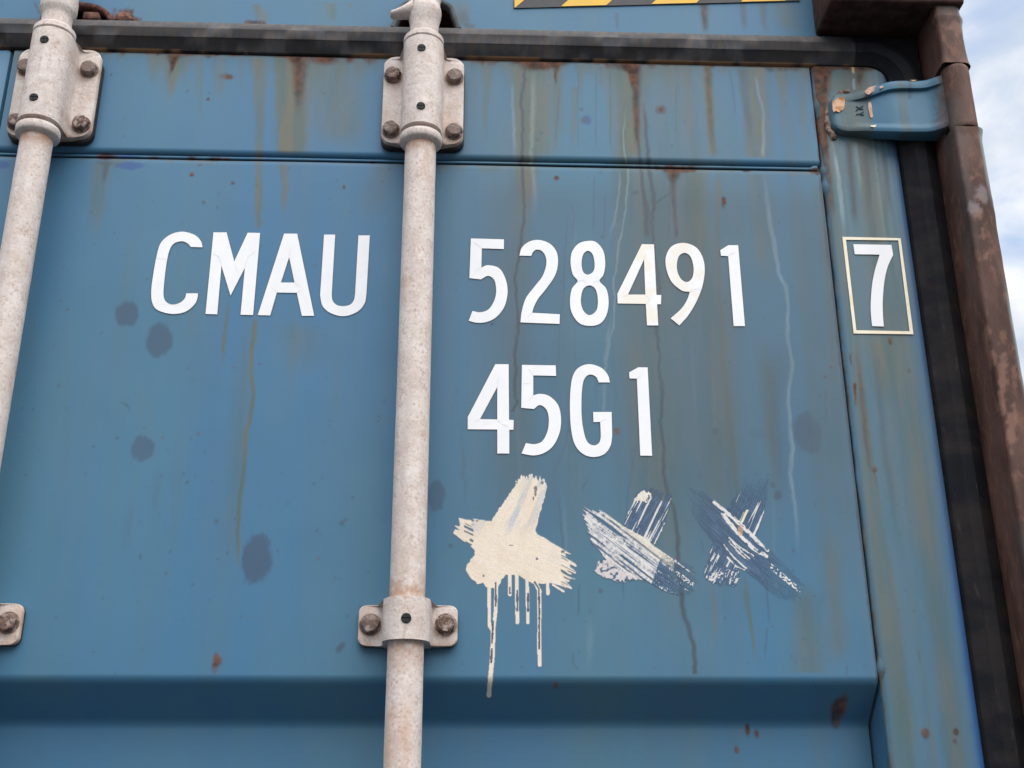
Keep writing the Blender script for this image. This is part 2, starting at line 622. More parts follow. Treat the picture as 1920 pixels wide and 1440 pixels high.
def run(ch, pts, alpha, soft=0.8, fin=None, fout=0.5, wob=2.0, mot=0.5):
    """a run of dirt or rust down the steel: pts [(px, py, half width px)] listed from the top"""
    if fin is None:
        fin = 0.22 if pts[0][1] > 335 and soft > 0.55 else 0.04
    if ch == 'white':
        mot = max(mot, 0.8)
    pl = [P(p[0], p[1]) for p in pts]
    z = np.array([q[1] for q in pl])
    x = np.array([q[0] for q in pl])
    wd = np.array([p[2] * (0.62 if p[2] < 7 else 0.62 + 0.38 * min(1, (p[2] - 7) / 8)) for p in pts]) * 0.00062
    o = np.argsort(z)
    z, x, wd = z[o], x[o], wd[o]
    zi0, zi1 = max(0, int((z[0] - MZ0) / MRES)), min(len(mZ), int((z[-1] - MZ0) / MRES) + 1)
    if zi1 <= zi0 + 1:
        return
    pad = wd.max() * (1 + soft) + 0.006
    xi0, xi1 = max(0, int((x.min() - pad - MX0) / MRES)), min(len(mX), int((x.max() + pad - MX0) / MRES) + 1)
    if xi1 <= xi0:
        return
    sel = (slice(zi0, zi1), slice(xi0, xi1))
    zz = mZ[zi0:zi1]
    xc = np.interp(zz, z, x)[:, None]
    ww = np.interp(zz, z, wd)[:, None]
    t = ((z[-1] - zz) / max(z[-1] - z[0], 1e-6))[:, None]     # 0 at the top
    d = np.abs(GX[sel] - xc + WOB[sel] * 0.0020 * wob + JAG[sel] * 0.0011 * min(wob, 3) * 0.5) * (0.75 + 0.5 * MOT[sel])
    a = 1 - sstep(np.maximum(0, ww * (1 - soft)), ww * (1 + soft) + 0.0003, d)
    a = a * np.clip(t / max(fin, 1e-3), 0, 1) * (1 - sstep(1 - fout, 1.0, t) if fout > 0 else 1)
    a = a * alpha * 1.25 * (1 - mot + mot * 2.1 * np.where(mot > 0, 0.6 * MOTV[sel] + 0.4 * MOT[sel], 0.5))
    put(ch, np.clip(a, 0, 1), sel)


def blob(ch, px, py, rx, ry, alpha, soft=0.35, rough=0.3, y=0.0):
    cx, cz = P(px, py, y)
    rx, ry = rx * 0.00062, ry * 0.00066
    pad = 1.8 + rough
    xi0, xi1 = max(0, int((cx - rx * pad - MX0) / MRES)), min(len(mX), int((cx + rx * pad - MX0) / MRES) + 2)
    zi0, zi1 = max(0, int((cz - ry * pad - MZ0) / MRES)), min(len(mZ), int((cz + ry * pad - MZ0) / MRES) + 2)
    if xi1 <= xi0 or zi1 <= zi0:
        return
    sel = (slice(zi0, zi1), slice(xi0, xi1))
    d = np.hypot((GX[sel] - cx) / rx, (GZ[sel] - cz) / ry) + (MOT[sel] - 0.5) * 2 * rough
    put(ch, np.clip(alpha * (1 - sstep(1 - soft, 1 + soft, d)), 0, 1), sel)


# broad films of grime over the panel's right half and the side rail
film = sstep(0.40, 0.66, fbm(GX * 9, GZ * 1.3, 11, 2, 3)) * 0.36 * sstep(-0.08, 0.10, GX)
film += sstep(0.46, 0.7, fbm(GX * 34, GZ * 1.6, 5, 44, 3)) * 0.28 * sstep(-0.02, 0.2, GX)
film += sstep(0.5, 0.72, fbm(GX * 20, GZ * 1.5, 25, 14, 3)) * 0.12
film *= 0.45 + 0.55 * sstep(1.98, 2.25, GZ)
film *= (GZ < 2.742)
put('grime', np.clip(film, 0, 1))
put('dark', np.clip(0.34 * sstep(-0.03, 0.06, GX) * sstep(2.02, 2.22, GZ) * sstep(2.5535, 2.50, GZ) * (0.5 + fbm(GX * 12, GZ * 2, 91, 2, 3)), 0, 1) * (GX < SEAM_R))
st = (GX > SEAM_R) * (GZ < TOP)
put('grime', st * np.clip(0.62 * sstep(0.34, 0.66, fbm(GX * 55, GZ * 1.4, 71, 3, 3)) * sstep(0.494, 0.470, GX) + 0.15 * (GX < 0.488), 0, 1))
put('dark', st * 0.48 * sstep(0.494, 0.480, GX) * sstep(0.50, 0.72, fbm(GX * 90, GZ * 1.7, 31, 83, 3)) * sstep(2.0, 2.45, GZ))
put('white', st * 0.30 * sstep(0.58, 0.74, fbm(GX * 130, GZ * 2.0, 7, 13, 3)) * sstep(2.35, 2.55, GZ))
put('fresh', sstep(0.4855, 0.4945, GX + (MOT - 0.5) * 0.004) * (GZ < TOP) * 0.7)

fr_n = fbm(GX * 42, GX * 0, 3, 77, 4)
fr_d = 0.0025 + 0.030 * np.clip(fr_n - 0.42, 0, 1) ** 1.5 * 2
fr_in = (GZ < TOP) * (GZ > 2.63)
put('rust', fr_in * 0.80 * (1 - sstep(0.3, 1.0, (TOP - GZ) / fr_d)) * (0.5 + 0.9 * (MOT - 0.2)))
fr_d2 = 0.012 + 0.075 * np.clip(fbm(GX * 70, GX * 0, 13, 7, 4) - 0.40, 0, 1) * 2
put('grime', fr_in * 0.60 * (1 - sstep(0.1, 1.0, (TOP - GZ) / fr_d2)))
fr_d3 = 0.003 + 0.02 * np.clip(fbm(GX * 50, GX * 0, 23, 37, 4) - 0.46, 0, 1) * 2
put('grime', (GZ < 2.5535) * (GZ > 2.45) * 0.55 * (1 - sstep(0.2, 1.0, (2.5535 - GZ) / fr_d3)))
put('dark', (np.abs(GZ - 2.5530) < 0.0016) * (GX < SEAM_R) * 0.7)
# ---- runs below the gasket on the top rail, left to right
run('rust', [(2, 92, 12), (6, 130, 10), (2, 170, 5)], 0.6, fout=0.6)
run('grime', [(325, 102, 22), (322, 150, 12), (316, 200, 6)], 0.75)
run('rust', [(326, 100, 12), (322, 125, 5), (318, 150, 2)], 0.9)
for x0, w0, d0 in ((231, 9, 12), (300, 5, 10), (350, 14, 7), (405, 10, 9), (440, 16, 8), (530, 24, 8), (556, 18, 22), (608, 28, 22), (657, 10, 18), (700, 12, 4), (900, 9, 14), (985, 26, 12), (1042, 26, 14), (1130, 20, 4), (1180, 22, 26), (1330, 12, 8), (1420, 40, 6), (1540, 22, 30), (1600, 40, 8)):
    y0 = 89 + 0.0222 * x0 + 2
    run('rust', [(x0, y0 - 4, w0), (x0, y0 + d0 * 0.5, w0 * 0.7), (x0, y0 + d0, w0 * 0.3)], 0.8, soft=0.9, fin=0.001, fout=0.6, wob=5)
run('grime', [(547, 104, 31), (548, 200, 28), (546, 290, 23)], 1.0, soft=0.45, fout=0.05, mot=0.2)
run('rust', [(562, 104, 14), (560, 170, 10), (556, 220, 6)], 0.62, fout=0.5)
run('dark', [(565, 110, 12), (562, 190, 9), (555, 240, 6)], 0.45, fout=0.5)
run('grime', [(533, 303, 10), (534, 360, 7), (530, 420, 5)], 0.65)
run('grime', [(620, 112, 48), (635, 200, 38), (640, 290, 30)], 0.50, soft=0.9, fout=0.3)
run('grime', [(488, 103, 14), (487, 220, 10), (486, 300, 9), (484, 400, 8), (478, 440, 6)], 0.60, fout=0.15)
run('grime', [(484, 330, 6), (483, 400, 5), (488, 415, 6), (484, 432, 4)], 0.7, fout=0.1)
run('grime', [(478, 590, 5), (474, 650, 5), (469, 700, 4), (474, 735, 5), (468, 790, 5), (459, 830, 4), (458, 880, 4), (449, 930, 4), (446, 1000, 4), (447, 1050, 3), (452, 1080, 3)], 0.85, soft=0.5, fout=0.12)
run('grime', [(470, 590, 16), (455, 700, 14), (445, 850, 14), (435, 980, 12), (430, 1120, 12)], 0.32, soft=1.0, fout=0.4)
run('grime', [(430, 555, 5), (425, 600, 5), (418, 650, 4), (420, 700, 3)], 0.6, fout=0.4)
run('grime', [(560, 595, 34), (565, 650, 30), (570, 720, 25)], 0.30, soft=1.0, fout=0.6)
run('grime', [(190, 300, 16), (183, 380, 14), (172, 460, 10)], 0.45, soft=0.9)
run('dark', [(196, 298, 16), (196, 312, 8), (190, 350, 4)], 0.6)
run('grime', [(413, 105, 14), (412, 150, 12), (408, 200, 8)], 0.35)
run('grime', [(720, 300, 20), (700, 380, 20), (690, 430, 14)], 0.25, soft=1.0)
# right of the middle bar
run('grime', [(915, 112, 12), (910, 200, 8), (905, 300, 5)], 0.45)
run('grime', [(985, 118, 26), (990, 200, 22), (988, 300, 18), (985, 430, 14)], 0.85, soft=0.7, fout=0.3)
run('white', [(1001, 130, 7), (999, 200, 6), (996, 290, 5), (1003, 360, 7), (1000, 430, 6)], 0.35, soft=0.9, fout=0.3, fin=0.12)
run('white', [(962, 150, 4), (963, 250, 4), (965, 330, 4)], 0.3, soft=0.9, fin=0.12)
run('dark', [(984, 118, 4), (984, 150, 4), (979, 180, 4), (979, 240, 4), (976, 300, 4), (979, 330, 4), (983, 365, 4), (985, 400, 4), (979, 440, 4), (974, 480, 3.5), (969, 520, 3.5), (968, 560, 3.5), (971, 585, 3.5), (969, 620, 3.5), (962, 665, 4), (966, 690, 4), (966, 730, 4), (970, 752, 4), (963, 770, 5)], 0.85, soft=0.4, fout=0.0, wob=3, mot=0.2)
run('grime', [(1045, 120, 12), (1044, 170, 8), (1043, 230, 6), (1040, 300, 5)], 0.6)
run('rust', [(1046, 118, 10), (1044, 135, 5), (1042, 165, 2)], 0.55)
run('grime', [(1078, 160, 9), (1074, 240, 8), (1070, 300, 6)], 0.42)
run('grime', [(1178, 125, 17), (1175, 200, 13), (1172, 300, 11), (1165, 420, 9)], 0.75, fout=0.3)
run('rust', [(1180, 118, 14), (1184, 140, 9), (1186, 175, 4)], 0.95, fin=0.01, fout=0.5)
run('dark', [(1198, 122, 9), (1195, 165, 10), (1196, 200, 8), (1193, 240, 4), (1197, 270, 4), (1203, 315, 5), (1206, 350, 5), (1214, 395, 8), (1213, 450, 8)], 0.72, soft=0.6, fout=0.05)
run('rust', [(1192, 120, 9), (1191, 180, 8), (1194, 240, 7), (1200, 300, 6)], 0.55, fout=0.4)
run('grime', [(1186, 120, 26), (1184, 200, 22), (1182, 300, 18)], 0.9, soft=0.8, fout=0.1)
run('grime', [(1010, 116, 40), (1008, 200, 34), (1004, 300, 28)], 0.55, soft=0.9, fout=0.1)
run('rust', [(1012, 116, 40), (1010, 124, 30), (1008, 136, 16)], 0.75, soft=0.7, fin=0.001, fout=0.5, wob=5)
run('grime', [(1420, 318, 22), (1430, 420, 20), (1440, 560, 16)], 0.45, soft=0.9)
run('grime', [(1235, 318, 60), (1240, 420, 50), (1240, 560, 40), (1240, 700, 34)], 0.28, soft=0.9, fout=0.5)
run('rust', [(1040, 116, 10), (1041, 128, 7)], 0.8, fin=0.001)
run('dark', [(1207, 185, 4), (1210, 240, 5), (1217, 290, 6), (1221, 330, 5), (1226, 370, 5), (1224, 410, 5), (1226, 445, 4), (1232, 500, 4), (1236, 560, 4), (1230, 605, 6), (1233, 640, 4), (1238, 665, 4), (1233, 690, 4), (1240, 735, 4.5), (1238, 790, 4.5), (1241, 830, 4), (1245, 870, 4.5), (1251, 925, 5), (1262, 950, 5), (1270, 1000, 6), (1273, 1050, 6), (1280, 1110, 5), (1284, 1150, 5), (1293, 1185, 5), (1301, 1210, 6), (1305, 1262, 6)], 0.70, soft=0.5, fout=0.0, wob=3, mot=0.3)
run('dark', [(1262, 356, 3), (1240, 371, 4), (1228, 380, 4)], 0.6, soft=0.6, fout=0, mot=0)
run('white', [(1172, 200, 2), (1172, 280, 2), (1176, 320, 2), (1171, 400, 2), (1164, 440, 2), (1158, 500, 2), (1153, 540, 2), (1151, 600, 2), (1140, 680, 2), (1128, 735, 2), (1122, 770, 2)], 0.62, soft=0.8, fout=0.3, wob=4, fin=0.12)
run('white', [(1160, 315, 2), (1157, 360, 2), (1150, 420, 2), (1141, 450, 2), (1137, 470, 2)], 0.45, soft=0.8, wob=4, fin=0.12)
run('white', [(1142, 585, 3), (1141, 640, 4), (1137, 700, 4), (1133, 760, 3), (1142, 830, 4), (1143, 900, 4)], 0.35, soft=0.9, wob=4, fin=0.12)
run('rust', [(1258, 318, 6), (1262, 345, 4), (1263, 360, 6), (1265, 400, 3), (1270, 430, 4), (1266, 450, 3)], 0.18, fout=0.1)
run('dark', [(1259, 318, 7), (1263, 360, 7), (1268, 430, 5), (1267, 450, 4)], 0.5, fout=0.1)
run('grime', [(1300, 318, 22), (1300, 400, 18), (1298, 520, 14), (1300, 640, 10)], 0.6, soft=0.8, fout=0.5)
run('grime', [(1350, 318, 8), (1345, 400, 6), (1350, 560, 5), (1355, 640, 6), (1365, 760, 6), (1375, 860, 6), (1384, 930, 6), (1383, 960, 6)], 0.55, soft=0.6, fout=0.1)
run('grime', [(1398, 1075, 7), (1404, 1130, 6), (1412, 1195, 4), (1415, 1250, 3)], 0.62, fout=0.3)
run('grime', [(1338, 1095, 6), (1342, 1150, 6), (1346, 1220, 5)], 0.35)
run('rust', [(1325, 120, 9), (1329, 200, 8), (1337, 300, 8)], 0.30, soft=0.8, fout=0.4)
run('grime', [(1325, 120, 10), (1329, 200, 9), (1337, 300, 9)], 0.75, soft=0.6, fout=0.1)
run('grime', [(1288, 130, 10), (1290, 220, 10), (1295, 300, 8)], 0.35)
run('dark', [(1370, 130, 3), (1374, 180, 3), (1378, 235, 2)], 0.3)
run('grime', [(1412, 124, 26), (1418, 200, 24), (1420, 300, 22)], 0.62, soft=0.6, fout=0.05)
run('dark', [(1392, 126, 10), (1396, 180, 9), (1405, 250, 8), (1407, 298, 8)], 0.50)
run('white', [(1414, 140, 4), (1421, 175, 3), (1430, 210, 3), (1432, 260, 4), (1430, 300, 5)], 0.45, soft=0.8, fout=0.1, fin=0.12)
run('white', [(1431, 318, 4), (1437, 345, 5), (1441, 400, 6), (1450, 450, 6), (1461, 510, 5), (1474, 535, 6), (1478, 560, 5), (1476, 620, 4.5), (1486, 690, 5), (1479, 740, 4.5), (1483, 800, 5), (1487, 840, 5), (1484, 890, 5), (1493, 950, 5), (1496, 1000, 5), (1496, 1060, 5)], 0.50, soft=0.4, fout=0.2, wob=2, mot=0.3, fin=0.12)
run('dark', [(1470, 620, 22), (1455, 700, 20), (1452, 780, 16), (1465, 860, 12), (1478, 960, 9)], 0.28, soft=1.0, fout=0.3)
run('grime', [(1425, 620, 14), (1440, 720, 14), (1452, 860, 10), (1460, 960, 12), (1470, 1010, 10)], 0.45, soft=0.9)
run('grime', [(1506, 1085, 8), (1508, 1110, 15), (1512, 1160, 18), (1520, 1265, 22)], 0.5, soft=0.9, fin=0.25, fout=0.05)
run('grime', [(1545, 330, 14), (1552, 500, 10), (1575, 760, 14), (1590, 950, 12)], 0.40, soft=1.0)
run('grime', [(1560, 980, 20), (1566, 1100, 16), (1578, 1260, 12)], 0.40, soft=1.0, fout=0.2)
run('white', [(1110, 1150, 8), (1107, 1200, 7), (1105, 1230, 5), (1100, 1265, 4)], 0.16, soft=1.0, fin=0.4)
for _ in range(34):
    px = rng.uniform(850, 1560)
    py = rng.uniform(320, 900)
    ln = rng.uniform(80, 420)
    run(rng.choice(['grime', 'grime', 'white', 'dark']), [(px, py, rng.uniform(1.5, 5)), (px + ln * 0.03, py + ln, rng.uniform(1, 4))], rng.uniform(0.08, 0.22), soft=0.9, wob=3, fin=0.35)
for _ in range(16):
    px = rng.uniform(60, 720)
    py = rng.uniform(310, 800)
    ln = rng.uniform(100, 420)
    run('grime', [(px, py, rng.uniform(3, 12)), (px - ln * 0.03, py + ln, rng.uniform(3, 9))], rng.uniform(0.05, 0.14), soft=1.0, fin=0.35)
for _ in range(30):
    px = rng.uniform(190, 1520)
    run('grime', [(px, 92 + 0.0222 * px, rng.uniform(3, 12)), (px, 92 + 0.0222 * px + rng.uniform(30, 190), rng.uniform(2, 6))], rng.uniform(0.1, 0.35), soft=0.9)
# ---- side rail runs
run('white', [(1566, 285, 4), (1573, 340, 5), (1580, 400, 5), (1585, 440, 3)], 0.65, soft=0.5, fout=0.3, fin=0.12)
run('dark', [(1588, 262, 9), (1596, 340, 9), (1604, 430, 8)], 0.50, soft=0.7, fout=0.2)
run('rust', [(1590, 262, 6), (1597, 340, 5), (1604, 430, 4)], 0.22)
run('white', [(1600, 265, 7), (1608, 310, 5), (1615, 380, 4)], 0.30, soft=0.8, fin=0.12)
run('dark', [(1622, 275, 8), (1628, 350, 8), (1628, 430, 7)], 0.50, soft=0.7)
run('dark', [(1658, 285, 9), (1662, 360, 8), (1668, 440, 7)], 0.45, soft=0.7)
run('grime', [(1592, 120, 30), (1590, 170, 34)], 0.7, soft=0.7, fout=0)
run('rust', [(1541, 118, 18), (1538, 180, 14), (1543, 260, 12), (1551, 320, 9)], 0.75, soft=0.6, fout=0.2)
run('rust', [(1616, 124, 10), (1612, 150, 8), (1614, 170, 7)], 0.55)
run('rust', [(1549, 300, 8), (1556, 360, 9), (1563, 420, 8)], 0.45, fout=0.4)
run('white', [(1600, 146, 4), (1601, 170, 3)], 0.8, soft=0.6, fout=0.2, fin=0.12)
run('bare', [(1600, 124, 4), (1601, 140, 2)], 0.8, soft=0.6, fout=0.4)
run('rust', [(1604, 640, 6), (1613, 720, 7), (1625, 800, 7), (1632, 860, 7), (1645, 905, 6)], 0.22, fout=0.3)
run('grime', [(1604, 640, 8), (1613, 720, 10), (1625, 800, 10), (1634, 870, 9), (1645, 930, 7), (1655, 990, 6), (1672, 1100, 8), (1688, 1220, 10), (1702, 1440, 14)], 0.45, soft=0.6, fout=0.1)
run('dark', [(1606, 660, 4), (1618, 770, 5), (1630, 870, 4), (1640, 890, 3), (1650, 940, 3)], 0.40, fout=0.2)
run('rust', [(1602, 718, 3), (1604, 740, 2.5), (1606, 770, 1.5)], 0.9, fin=0.01)
run('rust', [(1594, 660, 1.5), (1596, 690, 1.2)], 0.8)
run('dark', [(1638, 640, 9), (1650, 740, 9), (1662, 850, 8), (1680, 980, 7), (1700, 1100, 5)], 0.30, soft=0.9)
run('grime', [(1645, 610, 30), (1655, 680, 24), (1668, 780, 16)], 0.6, soft=0.7)
run('dark', [(1722, 1215, 2), (1728, 1250, 1.5)], 0.5)
blob('rust', 1669, 640, 3.5, 7, 0.9)
blob('dark', 1705, 695, 3, 4, 0.6)
blob('rust', 1640, 880, 4, 5, 0.6)
blob('dark', 1640, 882, 3, 4, 0.7)
blob('rust', 1735, 1375, 7, 8, 0.8)
blob('rust', 1792, 1372, 5, 5, 0.8)
blob('rust', 1790, 1390, 3, 4, 0.6)
# ---- oily spots, chips, specks, scratches
for (px, py, rx, ry, al) in ((237, 587, 20, 22, 0.72), (297, 636, 22, 29, 0.72), (267, 839, 18, 21, 0.62), (480, 1046, 24, 38, 0.75), (818, 930, 14, 24, 0.6), (1516, 810, 24, 33, 0.50), (1505, 800, 18, 22, 0.25), (1343, 808, 6, 6, 0.5), (1338, 780, 6, 6, 0.2), (1420, 812, 14, 9, 0.2)):
    blob('spot', px, py, rx, ry, al, soft=0.16, rough=0.25)
for (px, py, rx, ry) in ((292, 925, 6, 32), (237, 990, 7, 32)):
    blob('dark', px, py, rx, ry, 0.16, soft=0.8)
run('scr', [(303, 886, 2), (300, 900, 2)], 0.25, soft=0.9)
run('scr', [(265, 1036, 1.5), (264, 1050, 2)], 0.8, fout=0.2)
run('scr', [(222, 751, 2), (236, 757, 3), (242, 763, 2)], 0.8, fout=0.1)
for (px, py, rx, ry, al) in ((430, 145, 7, 5, 0.9), (424, 143, 14, 6, 0.35), (390, 186, 3, 3, 0.9), (352, 171, 3, 3, 0.5), (360, 326, 4, 4, 0.9), (374, 308, 5, 3, 0.6), (436, 342, 3, 3, 0.7), (645, 350, 3, 5, 0.8), (1239, 206, 9, 9, 0.45), (1239, 206, 3, 4, 0.9), (1044, 332, 4, 4, 0.95), (1358, 374, 3.5, 8, 0.95), (1356, 384, 3, 6, 0.5), (407, 1238, 6, 10, 0.9), (404, 1252, 6, 8, 0.4), (1158, 807, 5, 6, 0.6), (1422, 1360, 4, 9, 0.9), (1440, 1368, 4, 5, 0.8), (1402, 1400, 4, 6, 0.8), (1043, 1283, 4, 5, 0.8), (1590, 1322, 12, 16, 0.9), (1592, 1345, 7, 10, 0.7), (381, 378, 3, 3, 0.6), (1380, 1008, 2, 2, 0.5), (1549, 705, 4, 4, 0.35), (1540, 185, 5, 4, 0.9), (1532, 172, 4, 3, 0.8), (600, 1000, 2, 2, 0.3)):
    blob('rust', px, py, rx, ry, al, soft=0.35, rough=0.5)
for (px, py, r_) in ((845, 1022, 3), (1126, 1107, 3.5), (1450, 908, 4), (1462, 926, 6), (1458, 930, 5), (1489, 1031, 3), (405, 976, 3), (588, 906, 2), (661, 932, 2), (594, 995, 2), (60, 766, 2), (640, 1210, 5), (636, 1216, 5), (174, 836, 2), (219, 820, 2.5), (350, 903, 3), (640, 980, 4), (648, 974, 3), (1520, 808, 2), (1350, 826, 1.5), (978, 1250, 2), (1190, 360, 4), (1195, 359, 3), (1016, 250, 3), (1008, 262, 3), (1090, 205, 5), (1096, 225, 8), (1425, 367, 3), (1187, 842, 2), (1365, 882, 1.5), (1540, 741, 2), (1508, 1197, 2), (1130, 442, 3), (730, 316, 2.5), (717, 340, 2), (658, 243, 2), (608, 175, 2)):
    blob('scr', px, py, r_, r_, 0.75, soft=0.4, rough=0.5)
for _ in range(420):
    px, py = rng.uniform(20, 1830), rng.uniform(110, 1270)
    r_ = rng.uniform(0.9, 2.2)
    blob('scr', px, py, r_, r_ * rng.uniform(0.8, 2.0), rng.uniform(0.15, 0.6), soft=0.5)
for _ in range(40):
    px, py = rng.uniform(20, 1830), rng.uniform(110, 1270)
    blob('rust', px, py, rng.uniform(1, 2.4), rng.uniform(1, 2.6), rng.uniform(0.3, 0.7), soft=0.5)
for pts in ([(1118, 128), (1118, 200), (1117, 240), (1116, 290)], [(1049, 170), (1044, 225), (1040, 278)], [(1267, 145), (1267, 258)], [(1084, 130), (1083, 290)], [(1145, 130), (1145, 290)], [(1114, 326), (1113, 420), (1112, 440)], [(1073, 375), (1077, 410), (1075, 440)], [(1066, 390), (1060, 470), (1056, 560), (1050, 600), (1048, 680), (1042, 710), (1038, 745)], [(1068, 785), (1060, 830), (1048, 865), (1036, 892)], [(1196, 828), (1190, 860), (1184, 890)], [(1185, 885), (1178, 925), (1175, 970), (1172, 1010), (1167, 1080), (1171, 1140)], [(1047, 930), (1052, 990), (1057, 1050)], [(1095, 905), (1092, 925)], [(1102, 892), (1096, 912)], [(1256, 320), (1255, 450)], [(1184, 330), (1184, 430)], [(1134, 360), (1134, 450)], [(1073, 1222), (1075, 1245), (1085, 1260)], [(1086, 1090), (1086, 1160)], [(1315, 1010), (1320, 1040)], [(1440, 1175), (1436, 1240)], [(1590, 1245), (1588, 1272)], [(1437, 1050), (1444, 1175)], [(1645, 672), (1648, 690)], [(1551, 725), (1549, 800)], [(862, 898), (930, 886)]):
    run('scr', [(a, b_, 0.9) for a, b_ in pts], 0.62, soft=0.8, fin=0.1, fout=0.2, wob=1, mot=0.3)
for (px, py, rx, ry) in ((242, 309, 26, 8), (232, 292, 30, 5), (5, 308, 12, 8), (190, 106, 4, 4), (1100, 225, 8, 10)):
    blob('fresh', px, py, rx, ry, 0.75, soft=0.25, rough=0.35)
# rust on the seam under the top rail
for (px, w_, h_) in ((196, 22, 6), (288, 8, 4), (360, 10, 4), (404, 18, 4), (1270, 36, 7), (1538, 16, 8), (700, 6, 3), (1400, 8, 3)):
    py = 284 + 0.0215 * px + 3
    blob('rust', px, py, w_, h_, 0.95, soft=0.4, rough=0.6)
run('rust', [(1265, 313, 22), (1262, 325, 12), (1260, 345, 5)], 0.55, fin=0.01)
run('dark', [(1262, 312, 16), (1263, 340, 8), (1263, 362, 9)], 0.6, fin=0.01, fout=0.3)
# dirt in the vertical seam
for k in range(46):
    py = 330 + k * 20.5
    cx = 1540 + 0.1165 * (py - 350)
    run('dark', [(cx + rng.uniform(-1, 1), py, 3.2), (cx + 2.4 + rng.uniform(-1, 1), py + 23, 3.2)], 0.85, soft=0.6, fin=0, fout=0, wob=1, mot=0.1)
run('fresh', [(1548, 420, 5), (1570, 560, 6), (1583, 680, 6), (1597, 760, 5)], 0.6, soft=0.5, wob=1)
run('rust', [(1530, 120, 4), (1532, 200, 4), (1536, 300, 4)], 0.6, soft=0.8, fout=0.0)
# ---- header (above the gasket)
run('dark', [(1320, 3, 12), (1324, 35, 10), (1323, 62, 8)], 0.55, soft=0.7, fin=0.0, fout=0.3)
run('rust', [(1320, 3, 9), (1323, 35, 6), (1322, 60, 4)], 0.35, soft=0.7, fin=0.0)
run('dark', [(1395, 2, 9), (1399, 35, 8), (1400, 62, 6)], 0.45, soft=0.7, fin=0.0)
run('dark', [(1433, 2, 10), (1436, 40, 8), (1442, 66, 8)], 0.40, fin=0.0)
run('dark', [(1157, 18, 5), (1158, 40, 4), (1160, 60, 3)], 0.35, fin=0.0)
run('grime', [(480, 2, 9), (488, 25, 12), (495, 48, 10)], 0.55, fin=0.0)
run('grime', [(618, 2, 11), (620, 25, 10), (620, 42, 8)], 0.45, fin=0.0)
run('grime', [(655, 2, 8), (656, 12, 5)], 0.4, fin=0.0)
run('grime', [(1470, 2, 22), (1480, 40, 20), (1490, 66, 18)], 0.35, fin=0.0)
blob('rust', 478, 40, 18, 8, 0.8, rough=0.7)
blob('rust', 165, 30, 26, 9, 0.9, rough=0.6)
blob('rust', 232, 22, 20, 16, 0.85, rough=0.9)
blob('rust', 232, 34, 26, 8, 0.7, rough=0.9)
blob('white', 1395, 65, 8, 2, 0.9)
blob('dark', 868, 30, 12, 16, 0.55, soft=0.6, rough=0.4)
blob('dark', 882, 44, 10, 6, 0.7, soft=0.5, rough=0.6)
blob('grime', 862, 20, 20, 26, 0.5, soft=0.6)
blob('rust', 745, 45, 12, 9, 0.5, soft=0.6, rough=0.6)
run('rust', [(130, 0, 6), (138, 20, 5), (144, 34, 4)], 0.9, soft=0.5, fin=0, fout=0)
run('dark', [(62, 0, 3), (70, 20, 3)], 0.6, fin=0, fout=0)


